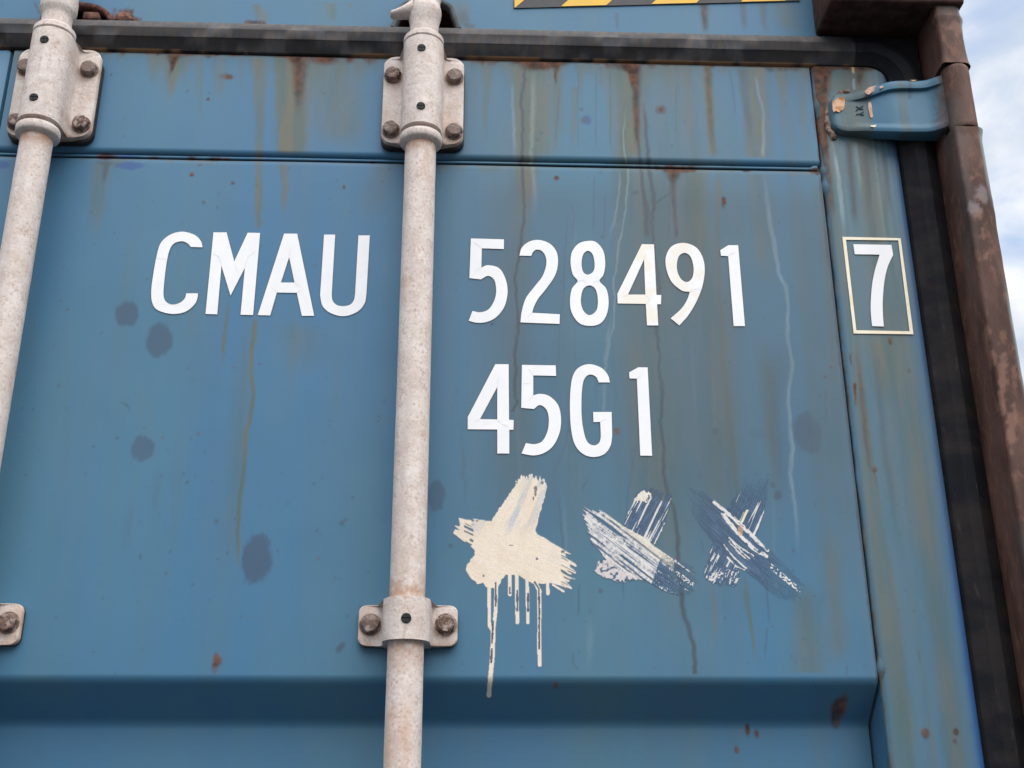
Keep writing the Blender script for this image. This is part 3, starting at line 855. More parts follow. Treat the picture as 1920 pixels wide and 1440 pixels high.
zA = lambda x, y: P(240 + x / 4, 400 + y / 4)
zB = lambda x, y: P(840 + x * 580 / 1920, 420 + y * 580 / 1920)
zC = lambda x, y: P(840 + x / 4, 660 + y / 4)
zD = lambda x, y: P(1440 + x / 4, 300 + y / 4)
s = 1
GLY = [
    (zA, [(470, 250), (558, 252), (545, 205, s), (500, 160, s), (410, 135, s), (320, 155, s), (247, 215, s), (215, 310, s), (186, 470, s), (173, 585, s), (182, 672, s), (225, 725, s), (330, 752, s), (430, 735, s), (498, 680, s), (520, 630, s), (523, 598), (436, 598), (425, 635, s), (390, 668, s), (335, 682, s), (288, 665, s), (266, 620, s), (268, 540, s), (285, 390, s), (308, 280, s), (342, 225, s), (400, 207, s), (445, 222, s)], [], 0),
    (zA, [(640, 140), (738, 140), (796, 358), (897, 143), (990, 145), (937, 760), (843, 758), (876, 405), (768, 615), (700, 390), (668, 755), (580, 752)], [], 0),
    (zA, [(1170, 150), (1268, 150), (1395, 765), (1303, 765), (1265, 592), (1115, 590), (1065, 762), (972, 760)], [[(1208, 325), (1248, 515), (1145, 515)]], 0),
    (zA, [(1470, 157), (1553, 157), (1527, 600), (1533, 650, s), (1565, 684, s), (1615, 693, s), (1665, 682, s), (1694, 648, s), (1703, 600), (1728, 163), (1813, 163), (1788, 600), (1774, 672, s), (1720, 735, s), (1620, 768, s), (1520, 745, s), (1458, 690, s), (1440, 612)], [], 0),
    (zB, [(142, 88), (347, 93), (347, 153), (210, 149), (207, 268), (250, 253, s), (318, 272, s), (358, 340, s), (370, 420, s), (350, 510, s), (300, 575, s), (240, 605, s), (180, 610, s), (128, 598), (152, 537), (200, 545, s), (250, 528, s), (284, 480, s), (299, 420, s), (292, 355, s), (270, 327, s), (242, 320, s), (205, 341), (133, 333)], [], 0),
    (zB, [(443, 193), (460, 142, s), (508, 105, s), (570, 96, s), (635, 120, s), (675, 170, s), (683, 240, s), (665, 315, s), (612, 395, s), (560, 460, s), (532, 515, s), (523, 548), (695, 557), (693, 617), (450, 608), (458, 540, s), (485, 455, s), (540, 382, s), (588, 318, s), (611, 245, s), (604, 192, s), (580, 162, s), (550, 156, s), (528, 170, s), (517, 195)], [], 0),
    (zB, [(870, 100, s), (920, 108, s), (964, 160, s), (977, 240, s), (966, 310, s), (942, 350, s), (984, 400, s), (998, 480, s), (985, 560, s), (945, 615, s), (880, 630, s), (815, 612, s), (770, 550, s), (758, 475, s), (770, 398, s), (805, 350, s), (776, 310, s), (762, 240, s), (770, 170, s), (810, 118, s)], [[(868, 162, s), (898, 182, s), (911, 240, s), (904, 288, s), (870, 310, s), (840, 293, s), (830, 240, s), (840, 185, s)], [(878, 377, s), (915, 398, s), (931, 460, s), (923, 530, s), (880, 563, s), (840, 533, s), (825, 470, s), (840, 400, s)]], 0),
    (zB, [(1205, 120), (1280, 122), (1295, 437), (1325, 438), (1323, 495), (1299, 495), (1306, 627), (1236, 627), (1229, 493), (1054, 490), (1052, 430)], [[(1218, 215), (1226, 435), (1118, 435)]], 1),
    (zB, [(1383, 583), (1450, 522, s), (1484, 470, s), (1503, 418), (1450, 408, s), (1387, 352, s), (1356, 270, s), (1355, 195, s), (1392, 133, s), (1465, 113, s), (1540, 140, s), (1583, 205, s), (1595, 290, s), (1578, 390, s), (1540, 485, s), (1490, 567, s), (1437, 627)], [[(1470, 175, s), (1508, 200, s), (1526, 270, s), (1516, 333, s), (1480, 357, s), (1442, 330, s), (1422, 270, s), (1432, 200, s)]], 1),
    (zB, [(1742, 127), (1803, 127), (1845, 630), (1775, 630), (1741, 195), (1696, 193), (1692, 158)], [], 0),
    (zC, [(355, 88), (455, 88), (458, 505), (493, 507), (491, 580), (460, 580), (460, 758), (370, 758), (370, 578), (148, 576), (148, 485)], [[(370, 258), (370, 503), (240, 500)]], 0),
    (zC, [(555, 93), (808, 97), (812, 176), (640, 172), (640, 322), (690, 310, s), (760, 327, s), (825, 392, s), (848, 490, s), (838, 600, s), (790, 700, s), (720, 755, s), (640, 773, s), (552, 758), (585, 680), (650, 688, s), (708, 665, s), (747, 590, s), (757, 505, s), (745, 440, s), (715, 404, s), (682, 396, s), (645, 424), (550, 415)], [], 0),
    (zC, [(1132, 225), (1215, 225), (1200, 170, s), (1150, 115, s), (1060, 88, s), (980, 115, s), (936, 180, s), (918, 300, s), (916, 450, s), (925, 580, s), (952, 690, s), (1010, 760, s), (1090, 785, s), (1170, 765, s), (1218, 705, s), (1232, 630), (1228, 447), (1090, 447), (1092, 523), (1143, 522), (1147, 630), (1138, 672, s), (1115, 693, s), (1085, 697, s), (1045, 670, s), (1018, 590, s), (1003, 470, s), (1003, 320, s), (1015, 222, s), (1038, 180, s), (1070, 166, s), (1110, 182, s)], [], 0),
    (zC, [(1428, 112), (1498, 113), (1532, 776), (1443, 775), (1418, 197), (1362, 195), (1360, 150)], [], 0),
    (zD, [(638, 635), (923, 640), (936, 715), (893, 810, s), (868, 930, s), (858, 1070, s), (860, 1170, s), (866, 1252), (778, 1248), (768, 1120, s), (775, 970, s), (797, 840, s), (835, 713), (648, 710)], [], 0),
]


def in_poly(px, py, poly):
    r_ = np.zeros(px.shape, bool)
    n = len(poly)
    for i in range(n):
        x1, y1 = poly[i]
        x2, y2 = poly[(i + 1) % n]
        c_ = ((y1 > py) != (y2 > py)) & (px < (x2 - x1) * (py - y1) / (y2 - y1 + 1e-12) + x1)
        r_ ^= c_
    return r_


# dirt caught along the edges of the vinyl letters
for tf, o_, hs, st_ in GLY:
    pl = smooth_path(o_, tf)
    a_ = np.array(pl)
    sel = (slice(int((a_[:, 1].min() - MZ0) / MRES) - 5, int((a_[:, 1].max() - MZ0) / MRES) + 6), slice(int((a_[:, 0].min() - MX0) / MRES) - 5, int((a_[:, 0].max() - MX0) / MRES) + 6))
    ins = in_poly(GX[sel], GZ[sel], pl).astype(float)
    for h in hs:
        ins -= in_poly(GX[sel], GZ[sel], smooth_path(h, tf))
    bl = ins.copy()
    for ax in (0, 1):
        bl = sum(np.roll(bl, q, ax) for q in (-2, -1, 0, 1, 2)) / 5
    put('dark', np.clip(sstep(0.02, 0.5, bl) * (0.30 + 0.5 * MOT[sel]) * 0.75, 0, 1), sel)


def wear(X, Z):
    fx = np.clip((X - MX0) / MRES, 0, len(mX) - 1.001)
    fz = np.clip((Z - MZ0) / MRES, 0, len(mZ) - 1.001)
    xi, zi = fx.astype(int), fz.astype(int)
    u, v = fx - xi, fz - zi
    inside = ((X > MX0) & (X < MX1) & (Z > MZ0) & (Z < MZ1)).astype(float)
    rr = {}
    for k, mm in MAPS.items():
        rr[k] = ((mm[zi, xi] * (1 - u) + mm[zi, xi + 1] * u) * (1 - v) + (mm[zi + 1, xi] * (1 - u) + mm[zi + 1, xi + 1] * u) * v) * inside
    return {'wear_a': np.stack([rr['rust'], rr['grime'], rr['dark'], rr['white']], -1),
            'wear_b': np.stack([rr['fresh'], rr['spot'], rr['scr'], rr['bare']], -1)}


# ------------------------------------------------------------------ door sheet
STEP = 0.00115
BANDS = [1.976, 1.976 - 0.42, 1.976 - 0.84, 1.976 - 1.26]       # where the sheet folds inwards
REC = 0.044


def fold(Z):
    """depth of the corrugated sheet"""
    y = np.zeros_like(Z)
    for zb in BANDS:
        # in over 36 mm, hold, out again
        t = np.clip((zb - Z) / 0.037, 0, 1)
        t2 = np.clip((zb - 0.165 - Z) / 0.040, 0, 1)
        y = y + REC * (t - t2)
    return y


def fold_smooth(Z, r=0.0042):
    k = np.linspace(-r, r, 7)
    return np.mean([fold(Z + q) for q in k], 0)


def panel_y(X, Z):
    wave = (fbm(X * 5, Z * 4, 60, 21, 2) - 0.5) * 0.0030 + (fbm(X * 17, Z * 15, 6, 1, 2) - 0.5) * 0.0007
    lip = 0.0004 * sstep(2.5470, 2.5525, Z)          # rolled top edge
    return PAN_Y + fold_smooth(Z) + wave + lip


def part_grid(name, xs, zs, yfun, label=None, mat=None, keep=None, holder=root, warp=None):
    X, Z = np.meshgrid(xs, zs)
    if warp:
        X, Z = warp(X, Z)
    V = np.stack([X, yfun(X, Z), Z], -1)
    me = grid_mesh(name, V, wear(X, Z), keep=keep(X, Z) if keep else None)
    return link(name, me, mat or M_BLUE, holder, label, smooth=180)


xs = np.arange(SEAM_L + 0.0015, SEAM_R - 0.0002, STEP)
zs = np.concatenate([np.arange(0.22, 1.84, 0.006), np.arange(1.84, 2.5526, STEP)])
part_grid('door_panel', xs, zs[zs > 1.83], panel_y)
low = part_grid('door_panel', np.linspace(SEAM_L + 0.0015, SEAM_R - 0.0012, 40), np.arange(0.22, 1.8405, 0.004), lambda X, Z: PAN_Y + fold_smooth(Z) + 0 * X)


def rail_y(X, Z):
    r = 0.0075
    d = np.clip(r - (Z - RAIL_B), 0, r)
    d2 = np.clip(r - (TOP - Z), 0, r)
    return (r - np.sqrt(np.maximum(r * r - d * d, 0))) * 0.9 + (r - np.sqrt(np.maximum(r * r - d2 * d2, 0))) * 0.6 + (fbm(X * 6, Z * 6, 8, 3, 2) - 0.5) * 0.0012


part_grid('door_top_rail', xs, np.concatenate([np.arange(RAIL_B, RAIL_B + 0.009, 0.0006), np.arange(RAIL_B + 0.0095, TOP + 0.0001, STEP)]), rail_y)

R_C = 0.0275       # rounded outer corner of the door


def side_warp(X, Z):
    cx, cz = RX - R_C, TOP - R_C
    dx, dz = X - cx, Z - cz
    d = np.hypot(dx, dz)
    k = (dx > 0) & (dz > 0) & (d > R_C)
    X2 = np.where(k, cx + dx / np.maximum(d, 1e-9) * R_C, X)
    Z2 = np.where(k, cz + dz / np.maximum(d, 1e-9) * R_C, Z)
    return X2, Z2


def side_y(X, Z):
    r = 0.0095
    d = np.clip(r - (RX - X), 0, r)
    r2 = 0.007
    e = np.clip(r2 - (X - (SEAM_R + 0.0020)), 0, r2)
    return (r - np.sqrt(np.maximum(r * r - d * d, 0))) + (r2 - np.sqrt(np.maximum(r2 * r2 - e * e, 0))) * 0.8 + (fbm(X * 6, Z * 6, 58, 3, 2) - 0.5) * 0.001


xr = np.concatenate([np.arange(SEAM_R + 0.0020, SEAM_R + 0.0065, 0.0007), np.arange(SEAM_R + 0.0065, RX - 0.010, STEP), np.linspace(RX - 0.010, RX, 14)])
zr = np.concatenate([np.arange(1.83, TOP - 0.03, STEP), np.linspace(TOP - 0.03, TOP, 26)])
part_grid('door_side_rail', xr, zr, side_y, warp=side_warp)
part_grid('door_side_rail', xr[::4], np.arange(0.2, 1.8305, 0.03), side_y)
bm = box_bm(LX, SEAM_L - 0.0015, 0.0, 0.05, 0.2, TOP, 0.006)
link('door_side_rail', bm_mesh('door_side_rail', bm), M_BLUE, root, smooth=40)
# seal of old caulk and weld along the side seam, and the weld bead under the top rail
bm = bmesh.new()
zc = np.arange(1.84, TOP - 0.002, 0.004)
ring_n = 8
prev = None
for k, z in enumerate(zc):
    r_ = 0.0019 + 0.0010 * vnoise(z * 60, 0, 3, 3)
    for (zb, hb) in ((2.552, 0.006), (2.530, 0.010), (2.64, 0.009), (1.988, 0.008)):
        r_ += 0.0030 * math.exp(-((z - zb) / hb) ** 2)
    x = SEAM_R + 0.0042 + 0.0014 * (vnoise(z * 35, 5, 9, 1) - 0.5)
    ring = [bm.verts.new((x + r_ * math.cos(a), 0.0042 - r_ * 1.0 * math.sin(a), z)) for a in np.linspace(0, math.pi, ring_n)]
    if prev:
        for i in range(ring_n - 1):
            bm.faces.new((prev[i], prev[i + 1], ring[i + 1], ring[i]))
    prev = ring
link('weld_bead', bm_mesh('weld_bead', bm), M_CAULK, root, smooth=180)
bm = bmesh.new()
prev = None
for x in np.arange(SEAM_L + 0.002, SEAM_R - 0.001, 0.004):
    r_ = 0.0017 + 0.0003 * vnoise(x * 50, 2, 1, 7)
    if x > SEAM_R - 0.010:
        r_ += 0.002
    ring = [bm.verts.new((x, 0.0050 - r_ * math.sin(a), 2.5566 + 0.0003 * vnoise(x * 9, 5) + r_ * 1.05 * math.cos(a))) for a in np.linspace(-0.2, math.pi + 0.2, ring_n)]
    if prev:
        for i in range(ring_n - 1):
            bm.faces.new((prev[i], prev[i + 1], ring[i + 1], ring[i]))
    prev = ring
me = bm_mesh('weld_bead', bm)
co = np.array([v.co[:] for v in me.vertices])
for k, arr in wear(co[:, 0], co[:, 2]).items():
    at = me.attributes.new(k, 'FLOAT_COLOR', 'POINT')
    at.data.foreach_set('color', arr.astype(np.float32).ravel())
link('weld_bead', me, M_BLUE, root, smooth=180)
# core of the door behind the sheet
bm = box_bm(LX + 0.01, RX - 0.012, 0.0095, 0.048, RAIL_B - 0.010, TOP - 0.02)
box_bm(SEAM_R + 0.0025, RX - 0.012, 0.0095, 0.064, 0.2, RAIL_B - 0.012, 0, bm)
box_bm(LX + 0.02, SEAM_R - 0.006, 0.0660, 0.070, 0.2, RAIL_B - 0.011, 0, bm)
link('door_core', bm_mesh('door_core', bm), M_BLUE, root)

# ------------------------------------------------------------------ header above the door
def arch(cx, hw, z0, z1, n=10):
    pts = [(cx - hw, z0)]
    for i in range(n + 1):
        a = math.pi - math.pi * i / n
        pts.append((cx + hw * 0.80 * math.cos(a), z1 - hw * 0.45 + hw * 0.45 * math.sin(a)))
    pts.append((cx + hw, z0))
    return pts


HD_Z0 = 2.7405
hd_out = [(MID - 1.1, HD_Z0), (0.5415, HD_Z0), (0.5415, 2.880), (MID - 1.1, 2.880)]
A1 = arch(ROD_X[0], 0.0385, 2.7425, 2.7840)
A2 = arch(-0.4690, 0.0440, 2.7425, 2.7640)


def head_keep(X, Z):
    xc = (X[:-1, :-1] + X[1:, 1:]) / 2
    zc_ = (Z[:-1, :-1] + Z[1:, 1:]) / 2
    return ~(in_poly(xc, zc_, A1) | in_poly(xc, zc_, A2))


part_grid('header', np.arange(-0.62, 0.5415, STEP), np.arange(HD_Z0, 2.880, STEP),
          lambda X, Z: 0.0045 + (fbm(X * 7, Z * 7, 1, 3, 2) - 0.5) * 0.0012, keep=head_keep)
bm = box_bm(MID - 1.2, 0.56, 0.0505, 0.10, 2.66, 2.885)
box_bm(MID - 1.2, -0.62, 0.0045, 0.05, HD_Z0, 2.88, 0, bm)
link('header_beam', bm_mesh('header_beam', bm), M_BLUE, root)
# cam keepers: rusty pockets with a raised lip
for k, (A, cx, hw, z1) in enumerate(((A1, ROD_X[0], 0.037, 2.78), (A2, -0.469, 0.044, 2.764))):
    bm = bmesh.new()
    f0 = [bm.verts.new((x, 0.0050, z)) for x, z in A]
    f1 = [bm.verts.new((x, 0.0500, z)) for x, z in A]
    for i in range(len(A)):
        j = (i + 1) % len(A)
        bm.faces.new((f0[i], f0[j], f1[j], f1[i]))
    bm.faces.new(f1)
    kp = link('cam_keeper', bm_mesh('cam_keeper', bm), M_HOLE, root, smooth=40)
    bm = bmesh.new()
    pr = None
    for i, (x, z) in enumerate(A):
        j, l = min(i + 1, len(A) - 1), max(i - 1, 0)
        tx, tz = A[j][0] - A[l][0], A[j][1] - A[l][1]
        ln = math.hypot(tx, tz)
        nx, nz = -tz / ln, tx / ln
        ring = [bm.verts.new((x + nx * o_, yy, z + nz * o_)) for o_, yy in ((-0.0018, 0.012), (-0.0018, 0.0030), (0.0, 0.0010), (0.0035, 0.0012), (0.0050, 0.0050))]
        if pr:
            for q in range(4):
                bm.faces.new((pr[q], pr[q + 1], ring[q + 1], ring[q]))
        pr = ring
    link('keeper_lip', bm_mesh('keeper_lip', bm), M_RUSTP if k else M_LIP, kp, smooth=60)
bm = box_bm(-0.4640, -0.4445, -0.0005, 0.03, 2.7428, 2.7535, 0.003)
link('keeper_block', bm_mesh('keeper_block', bm), M_RUSTP, root, 'rust flaked keeper block', smooth=40)
bm = bmesh.new()
bmesh.ops.create_icosphere(bm, subdivisions=4, radius=1)
for v in bm.verts:
    n_ = 1 + 0.55 * (fbm(np.array([v.co.x * 3 + 9]), np.array([v.co.z * 3 + v.co.y]), 4, 4, 3)[0] - 0.5)
    v.co = Vector((-0.4160 + v.co.x * 0.0115 * n_, 0.0052 + v.co.y * 0.005 * n_, 2.7480 + v.co.z * 0.008 * n_))
link('rust_scab', bm_mesh('rust_scab', bm), M_RUSTP, root, smooth=180)

# warning decal: black strip with leaning yellow stripes
def dec(x, y):
    return P(960 + x / 4, y / 4, 0.0030)


dq = [(12, 60), (380, 52), (755, 43), (1125, 33), (1490, 15), (2160, 6)]
o_ = [dec(*q) for q in dq]
dx_, dz_ = o_[-1][0] - o_[0][0], o_[-1][1] - o_[0][1]
off = np.array([0.001, 0.055])
tri = [o_[0], o_[-1], (o_[-1][0] + off[0], o_[-1][1] + off[1]), (o_[0][0] + off[0], o_[0][1] + off[1])]
dcl = link('warning_decal', fill_poly('warning_decal', tri, y=0.0030, thick=0.0004), M_DK, root)
lean = 0.0335 / 0.0335
for k in range(5):
    x0 = o_[0][0] + (k * 2 - 0.02) * 0.0555 - 0.0555
    pts = []
    for (xx, hh) in ((x0 + 0.0035, 0), (x0 + 0.059, 0), (x0 + 0.059 + 0.053, 0.0535), (x0 + 0.0035 + 0.053, 0.0535)):
        xx2 = min(max(xx, o_[0][0] + 0.0012), o_[-1][0])
        pts.append((xx2, o_[0][1] + dz_ * (xx2 - o_[0][0]) / dx_ + hh + 0.0006))
    if k == 0:
        z0 = pts[1][1]
        pts = [(pts[1][0], z0), pts[2], pts[3], (o_[0][0] + 0.0012, pts[2][1]), (o_[0][0] + 0.0012, z0)]
    link('stripe', fill_poly('stripe', pts, y=0.0026, thick=0.0003), M_DY, dcl)

# ------------------------------------------------------------------ rubber gasket round the door
GP = [(-0.0010, 0.0120), (-0.0012, 0.0020), (0.0004, -0.0020), (0.0020, -0.0034), (0.0120, -0.0098), (0.0130, -0.0112), (0.0145, -0.0116),
      (0.0255, -0.0116), (0.0270, -0.0108), (0.0280, -0.0096), (0.0405, -0.0030), (0.0425, -0.0005), (0.0430, 0.0100)]
path = []
for x in np.linspace(LX + 0.02, RX - R_C, 420):
    path.append((x, TOP + 0.0004 * (vnoise(x * 25, 1) - 0.5), 0, 1))
for a in np.linspace(90, 0, 16)[1:-1]:
    path.append((RX - R_C + R_C * math.cos(rad(a)), TOP - R_C + R_C * math.sin(rad(a)), math.cos(rad(a)), math.sin(rad(a))))
for z in np.linspace(TOP - R_C, 0.21, 60):
    path.append((RX + 0.0003 * (vnoise(z * 25, 1) - 0.5), z, 1, 0))
bm = bmesh.new()
sweep(bm, GP, path)
me = bm_mesh('door_gasket', bm)
co = np.array([v.co[:] for v in me.vertices])
dust = sstep(0.0275, 0.029, co[:, 2] - TOP) * (0.45 + 0.9 * (fbm(co[:, 0] * 22, co[:, 2] * 60, 2, 5, 4) - 0.25)) * sstep(0.49, 0.36, co[:, 0])
dust = np.clip(dust + (co[:, 2] > TOP - 0.001) * 0.35 + (co[:, 2] > TOP - 0.001) * sstep(0.49, 0.36, co[:, 0]) * 0.9 * sstep(0.48, 0.72, fbm(co[:, 0] * 30, co[:, 2] * 90, 32, 15, 4)), 0, 1) * (co[:, 0] < 0.46)
lipd = (np.abs(co[:, 2] - TOP) < 0.0014) * sstep(0.45, 0.6, fbm(co[:, 0] * 30, co[:, 2] * 0, 3, 8, 3)) * 0.9 * (co[:, 0] < 0.48)
at = me.attributes.new('wear_a', 'FLOAT_COLOR', 'POINT')
at.data.foreach_set('color', np.stack([lipd, dust, 0 * dust, 0 * dust], -1).astype(np.float32).ravel())
link('door_gasket', me, M_RUB, root, smooth=25)
bm = box_bm(RX + 0.002, POST_IN + 0.002, 0.0105, 0.05, 0.2, 2.742)
box_bm(LX, RX, 0.0105, 0.05, TOP + 0.001, HD_Z0 - 0.0005, 0, bm)
box_bm(RX - 0.006, POST_IN - 0.0004, -0.0012, 0.010, TOP - 0.010, HD_Z0 + 0.0028, 0.002, bm)
box_bm(0.44, POST_IN - 0.0004, 0.0005, 0.010, TOP + 0.030, HD_Z0 + 0.0028, 0, bm)
link('gasket_backing', bm_mesh('gasket_backing', bm), M_RUB, root)

# ------------------------------------------------------------------ corner post, casting, hinge
def post_profile():
    pts = [(POST_IN + 0.0015, 0.10), (POST_IN, -0.0520)]
    for a in np.linspace(180, 270, 7):
        pts.append((POST_IN + 0.0035 + 0.0035 * math.cos(rad(a)), -0.0550 + 0.0035 * math.sin(rad(a))))
    for a in np.linspace(268, 360, 13):
        pts.append((0.5620 + 0.0128 * math.cos(rad(a)), -0.0458 + 0.0128 * math.sin(rad(a))))
    pts += [(0.5760, -0.020), (0.5780, 0.10)]
    return pts


def post_mesh(z0, z1, step, name='corner_post'):
    prof = post_profile()
    # finer along X for the wear map and the painted edge highlight
    pr = []
    for (a, b) in zip(prof[:-1], prof[1:]):
        n_ = max(1, int(math.hypot(b[0] - a[0], b[1] - a[1]) / 0.0025))
        n_ = min(n_, 12)
        for i in range(n_):
            pr.append((a[0] + (b[0] - a[0]) * i / n_, a[1] + (b[1] - a[1]) * i / n_))
    pr.append(prof[-1])
    pr = np.array(pr)
    zs_ = np.arange(z0, z1 + step * 0.5, step)
    X = np.tile(pr[:, 0], (len(zs_), 1))
    Y = np.tile(pr[:, 1], (len(zs_), 1))
    Z = np.tile(zs_[:, None], (1, len(pr)))
    nse = (fbm(Z * 30 + X * 40, Y * 60, 5, 6, 3) - 0.5) * 0.0016
    flare = 0.0016 * np.exp(-((Z - z1) / 0.006) ** 2) + 0.0012 * np.exp(-((Z - z0) / 0.006) ** 2)
    X = X + (nse + flare) * np.sign(X - 0.556) * (Y < -0.02)
    Y = Y - (nse + flare) * (Y < -0.05)
    px, py = to_px(X, Y, Z)
    chip = np.zeros_like(X)
    grey = np.zeros_like(X)
    nn = fbm(X * 160, Z * 160, 2, 2, 4)
    vis = Y < -0.047
    for (cx, cy, rx, ry, ch) in ((1822, 333, 5, 8, 0), (1833, 400, 9, 11, 0), (1838, 372, 14, 14, 1), (1828, 385, 12, 18, 1), (1843, 445, 4, 18, 0), (1850, 480, 4, 10, 0), (1834, 355, 8, 10, 1), (1795, 55, 12, 12, 0), (1808, 42, 5, 4, 0), (1850, 660, 8, 60, 0), (1880, 720, 9, 60, 0), (1896, 800, 9, 40, 0)):
        d = np.hypot((px - cx) / rx, (py - cy) / ry) + (nn - 0.5) * 2.4
        (chip if ch == 0 else grey)[...] = np.maximum((chip if ch == 0 else grey), (1 - sstep(0.6, 1.2, d)) * vis * 0.5)
    rim = sstep(0.5655, 0.5725, X) * sstep(0.35, 0.6, fbm(X * 60, Z * 9, 12, 4, 3)) * 0.7  # bright sky-lit edge painted as colour down the post's rounded right side
    att = np.stack([chip, grey, rim, 0 * X], -1)
    me = grid_mesh(name, np.stack([X, Y, Z], -1), {'wear_a': att})
    return me


KZ0, KZ1 = 2.5775, 2.6610
link('corner_post', post_mesh(1.70, KZ0 - 0.0012, 0.003), M_POST, root, smooth=40)
link('corner_post', post_mesh(0.15, 1.70, 0.05), M_POST, root, smooth=40)
link('hinge_lug', post_mesh(KZ1 + 0.0014, 2.728, 0.003, 'hinge_lug'), M_POST, root, smooth=40)
link('corner_post', post_mesh(2.7285, 2.90, 0.003), M_POST, root, smooth=40)
# post behind the hinge knuckle
bm = box_bm(POST_IN + 0.0016, 0.5758, -0.028, 0.099, KZ0 - 0.003, KZ1 + 0.003)
link('post_web', bm_mesh('post_web', bm), M_POST, root)

# corner casting overhanging the top of the door
bm = box_bm(0.4175, 0.5760, -0.0640, 0.0040, 2.7435, 2.8960, 0.004, seg=3)
bmesh.ops.subdivide_edges(bm, edges=bm.edges[:], cuts=5, use_grid_fill=True)
for v in bm.verts:
    q = v.co
    n_ = fbm(np.array([q.x * 40 + q.y * 30]), np.array([q.z * 40]), 77, 5, 3)[0] - 0.5
    v.co += Vector((n_, n_, n_)) * 0.0015
link('corner_casting', bm_mesh('corner_casting', bm), M_CAST, root, 'rusty brown corner casting overhanging the door', smooth=45)

# hinge: forged blade with a raised rim, bent round the pin
hp = [(0.4200, -0.0035), (0.4235, -0.0095), (0.4300, -0.0115), (0.4480, -0.0120), (0.4620, -0.0150), (0.4760, -0.0210), (0.4880, -0.0260), (0.5000, -0.0280), (0.5150, -0.0285), (0.5270, -0.0300), (0.5350, -0.0345), (0.5410, -0.0410), (0.5440, -0.0480)]
hp2 = []
for i in range(len(hp) - 1):
    p0, p1, p2, p3 = [np.array(hp[max(0, min(len(hp) - 1, i + k))]) for k in (-1, 0, 1, 2)]
    for t in np.linspace(0, 1, 6)[:-1]:
        hp2.append(tuple(0.5 * ((2 * p1) + (-p0 + p2) * t + (2 * p0 - 5 * p1 + 4 * p2 - p3) * t**2 + (-p0 + 3 * p1 - 3 * p2 + p3) * t**3)))
hp2.append(hp[-1])
hp2 = np.array(hp2)
tt = np.linspace(0, 1, len(hp2))
rows = []
for k, (x, y) in enumerate(hp2):
    s = np.clip((x - 0.4200) / 0.030, 0, 1)
    s2 = np.clip((x - 0.4200) / 0.018, 0, 1)
    rnd = math.sqrt(max(0.0, 1 - (1 - s2) ** 2))                      # rounded left end
    zt = 2.6525 + 0.0045 * float(sstep(0.45, 0.49, x)) - 0.018 * (1 - rnd)
    zb = 2.5990 - 0.0115 * float(sstep(0.445, 0.50, x)) + 0.018 * (1 - rnd)
    rim = 0.0045 * float(sstep(0.440, 0.462, x)) * (1 - 0.8 * float(sstep(0.536, 0.5435, x)))
    rb = 0.0022
    back = max(y + 0.0145, -0.0116) if x > 0.47 else 0.0010
    if 0.44 < x <= 0.47:
        back = 0.0010
    sec = [(zb, back), (zb, y - rim * 0.4 + 0.0040), (zb + 0.0010, y - rim * 0.4 + 0.0012), (zb + 0.0040, y - rim * 0.4), (zb + 0.0075, y - rim * 0.4 + 0.0002), (zb + 0.0100, y)]
    for zz in np.linspace(zb + 0.013, zt - 0.0160, 14):
        sec.append((zz, y))
    sec += [(zt - 0.0128, y), (zt - 0.0118, y - rim), (zt - 0.0112, y - rim - 0.0002), (zt - 0.0050, y - rim), (zt - 0.0024, y - rim + 0.0004), (zt - 0.0006, y - rim + 0.0018), (zt, y - rim + 0.0040), (zt, back)]
    rows.append([(x, yy, zz) for zz, yy in sec])
V = np.array(rows).transpose(1, 0, 2)
n_ = (fbm(V[..., 0] * 50, V[..., 2] * 50, 21, 8, 3) - 0.5) * 0.0010
V[..., 1] += n_
px, py = to_px(V[..., 0], V[..., 1], V[..., 2])
hn = fbm(V[..., 0] * 300, V[..., 2] * 300, 1, 1, 3)
hr = sstep(1740, 1775, px + (hn - 0.5) * 40) * 0.85
hg = 0.55 * sstep(0.45, 0.65, fbm(V[..., 0] * 70, V[..., 2] * 5, 15, 2, 3)) + 0.35 * sstep(1640, 1580, px)
hw_ = 0 * px
hd = np.maximum(0.7 * np.exp(-((px - 1706) / 4) ** 2) * (py < 185), 0)
me = grid_mesh('hinge', V, {'wear_a': np.stack([hr * 0.75, np.clip(hg, 0, 0.8), hd, hw_], -1), 'wear_b': np.stack([0 * px, 0 * px, 0 * px, 0 * px], -1)})
hinge = link('hinge', me, M_BLUE, root, 'blue hinge blade with raised rim, peeling paint and stamped letters', smooth=40)
bm = bmesh.new()
kr = 0.0152
prof = [(kr - 0.004, KZ0 + 0.0002), (kr - 0.001, KZ0 + 0.0004), (kr, KZ0 + 0.002)] + [(kr + 0.0004 * (vnoise(z * 90, 3) - 0.5), z) for z in np.arange(KZ0 + 0.006, KZ1 - 0.005, 0.006)] + [(kr, KZ1 - 0.002), (kr - 0.001, KZ1 - 0.0004), (kr - 0.004, KZ1 - 0.0002)]
lathe(bm, prof, 0.5578, -0.0462, 40)
link('knuckle', bm_mesh('knuckle', bm), M_POST, hinge, smooth=50)
# pin seen in the gaps
bm = bmesh.new()
lathe(bm, [(0.0085, 2.50), (0.0085, 2.73)], 0.5578, -0.0462, 20)
link('hinge_pin', bm_mesh('hinge_pin', bm), M_HOLE, hinge, smooth=60)


def surf(px, py):
    """nearest point of the hinge face to a photo pixel"""
    a, b = to_px(V[..., 0], V[..., 1], V[..., 2])
    i = np.unravel_index(np.argmin((a - px) ** 2 + (b - py) ** 2), a.shape)
    return V[i]


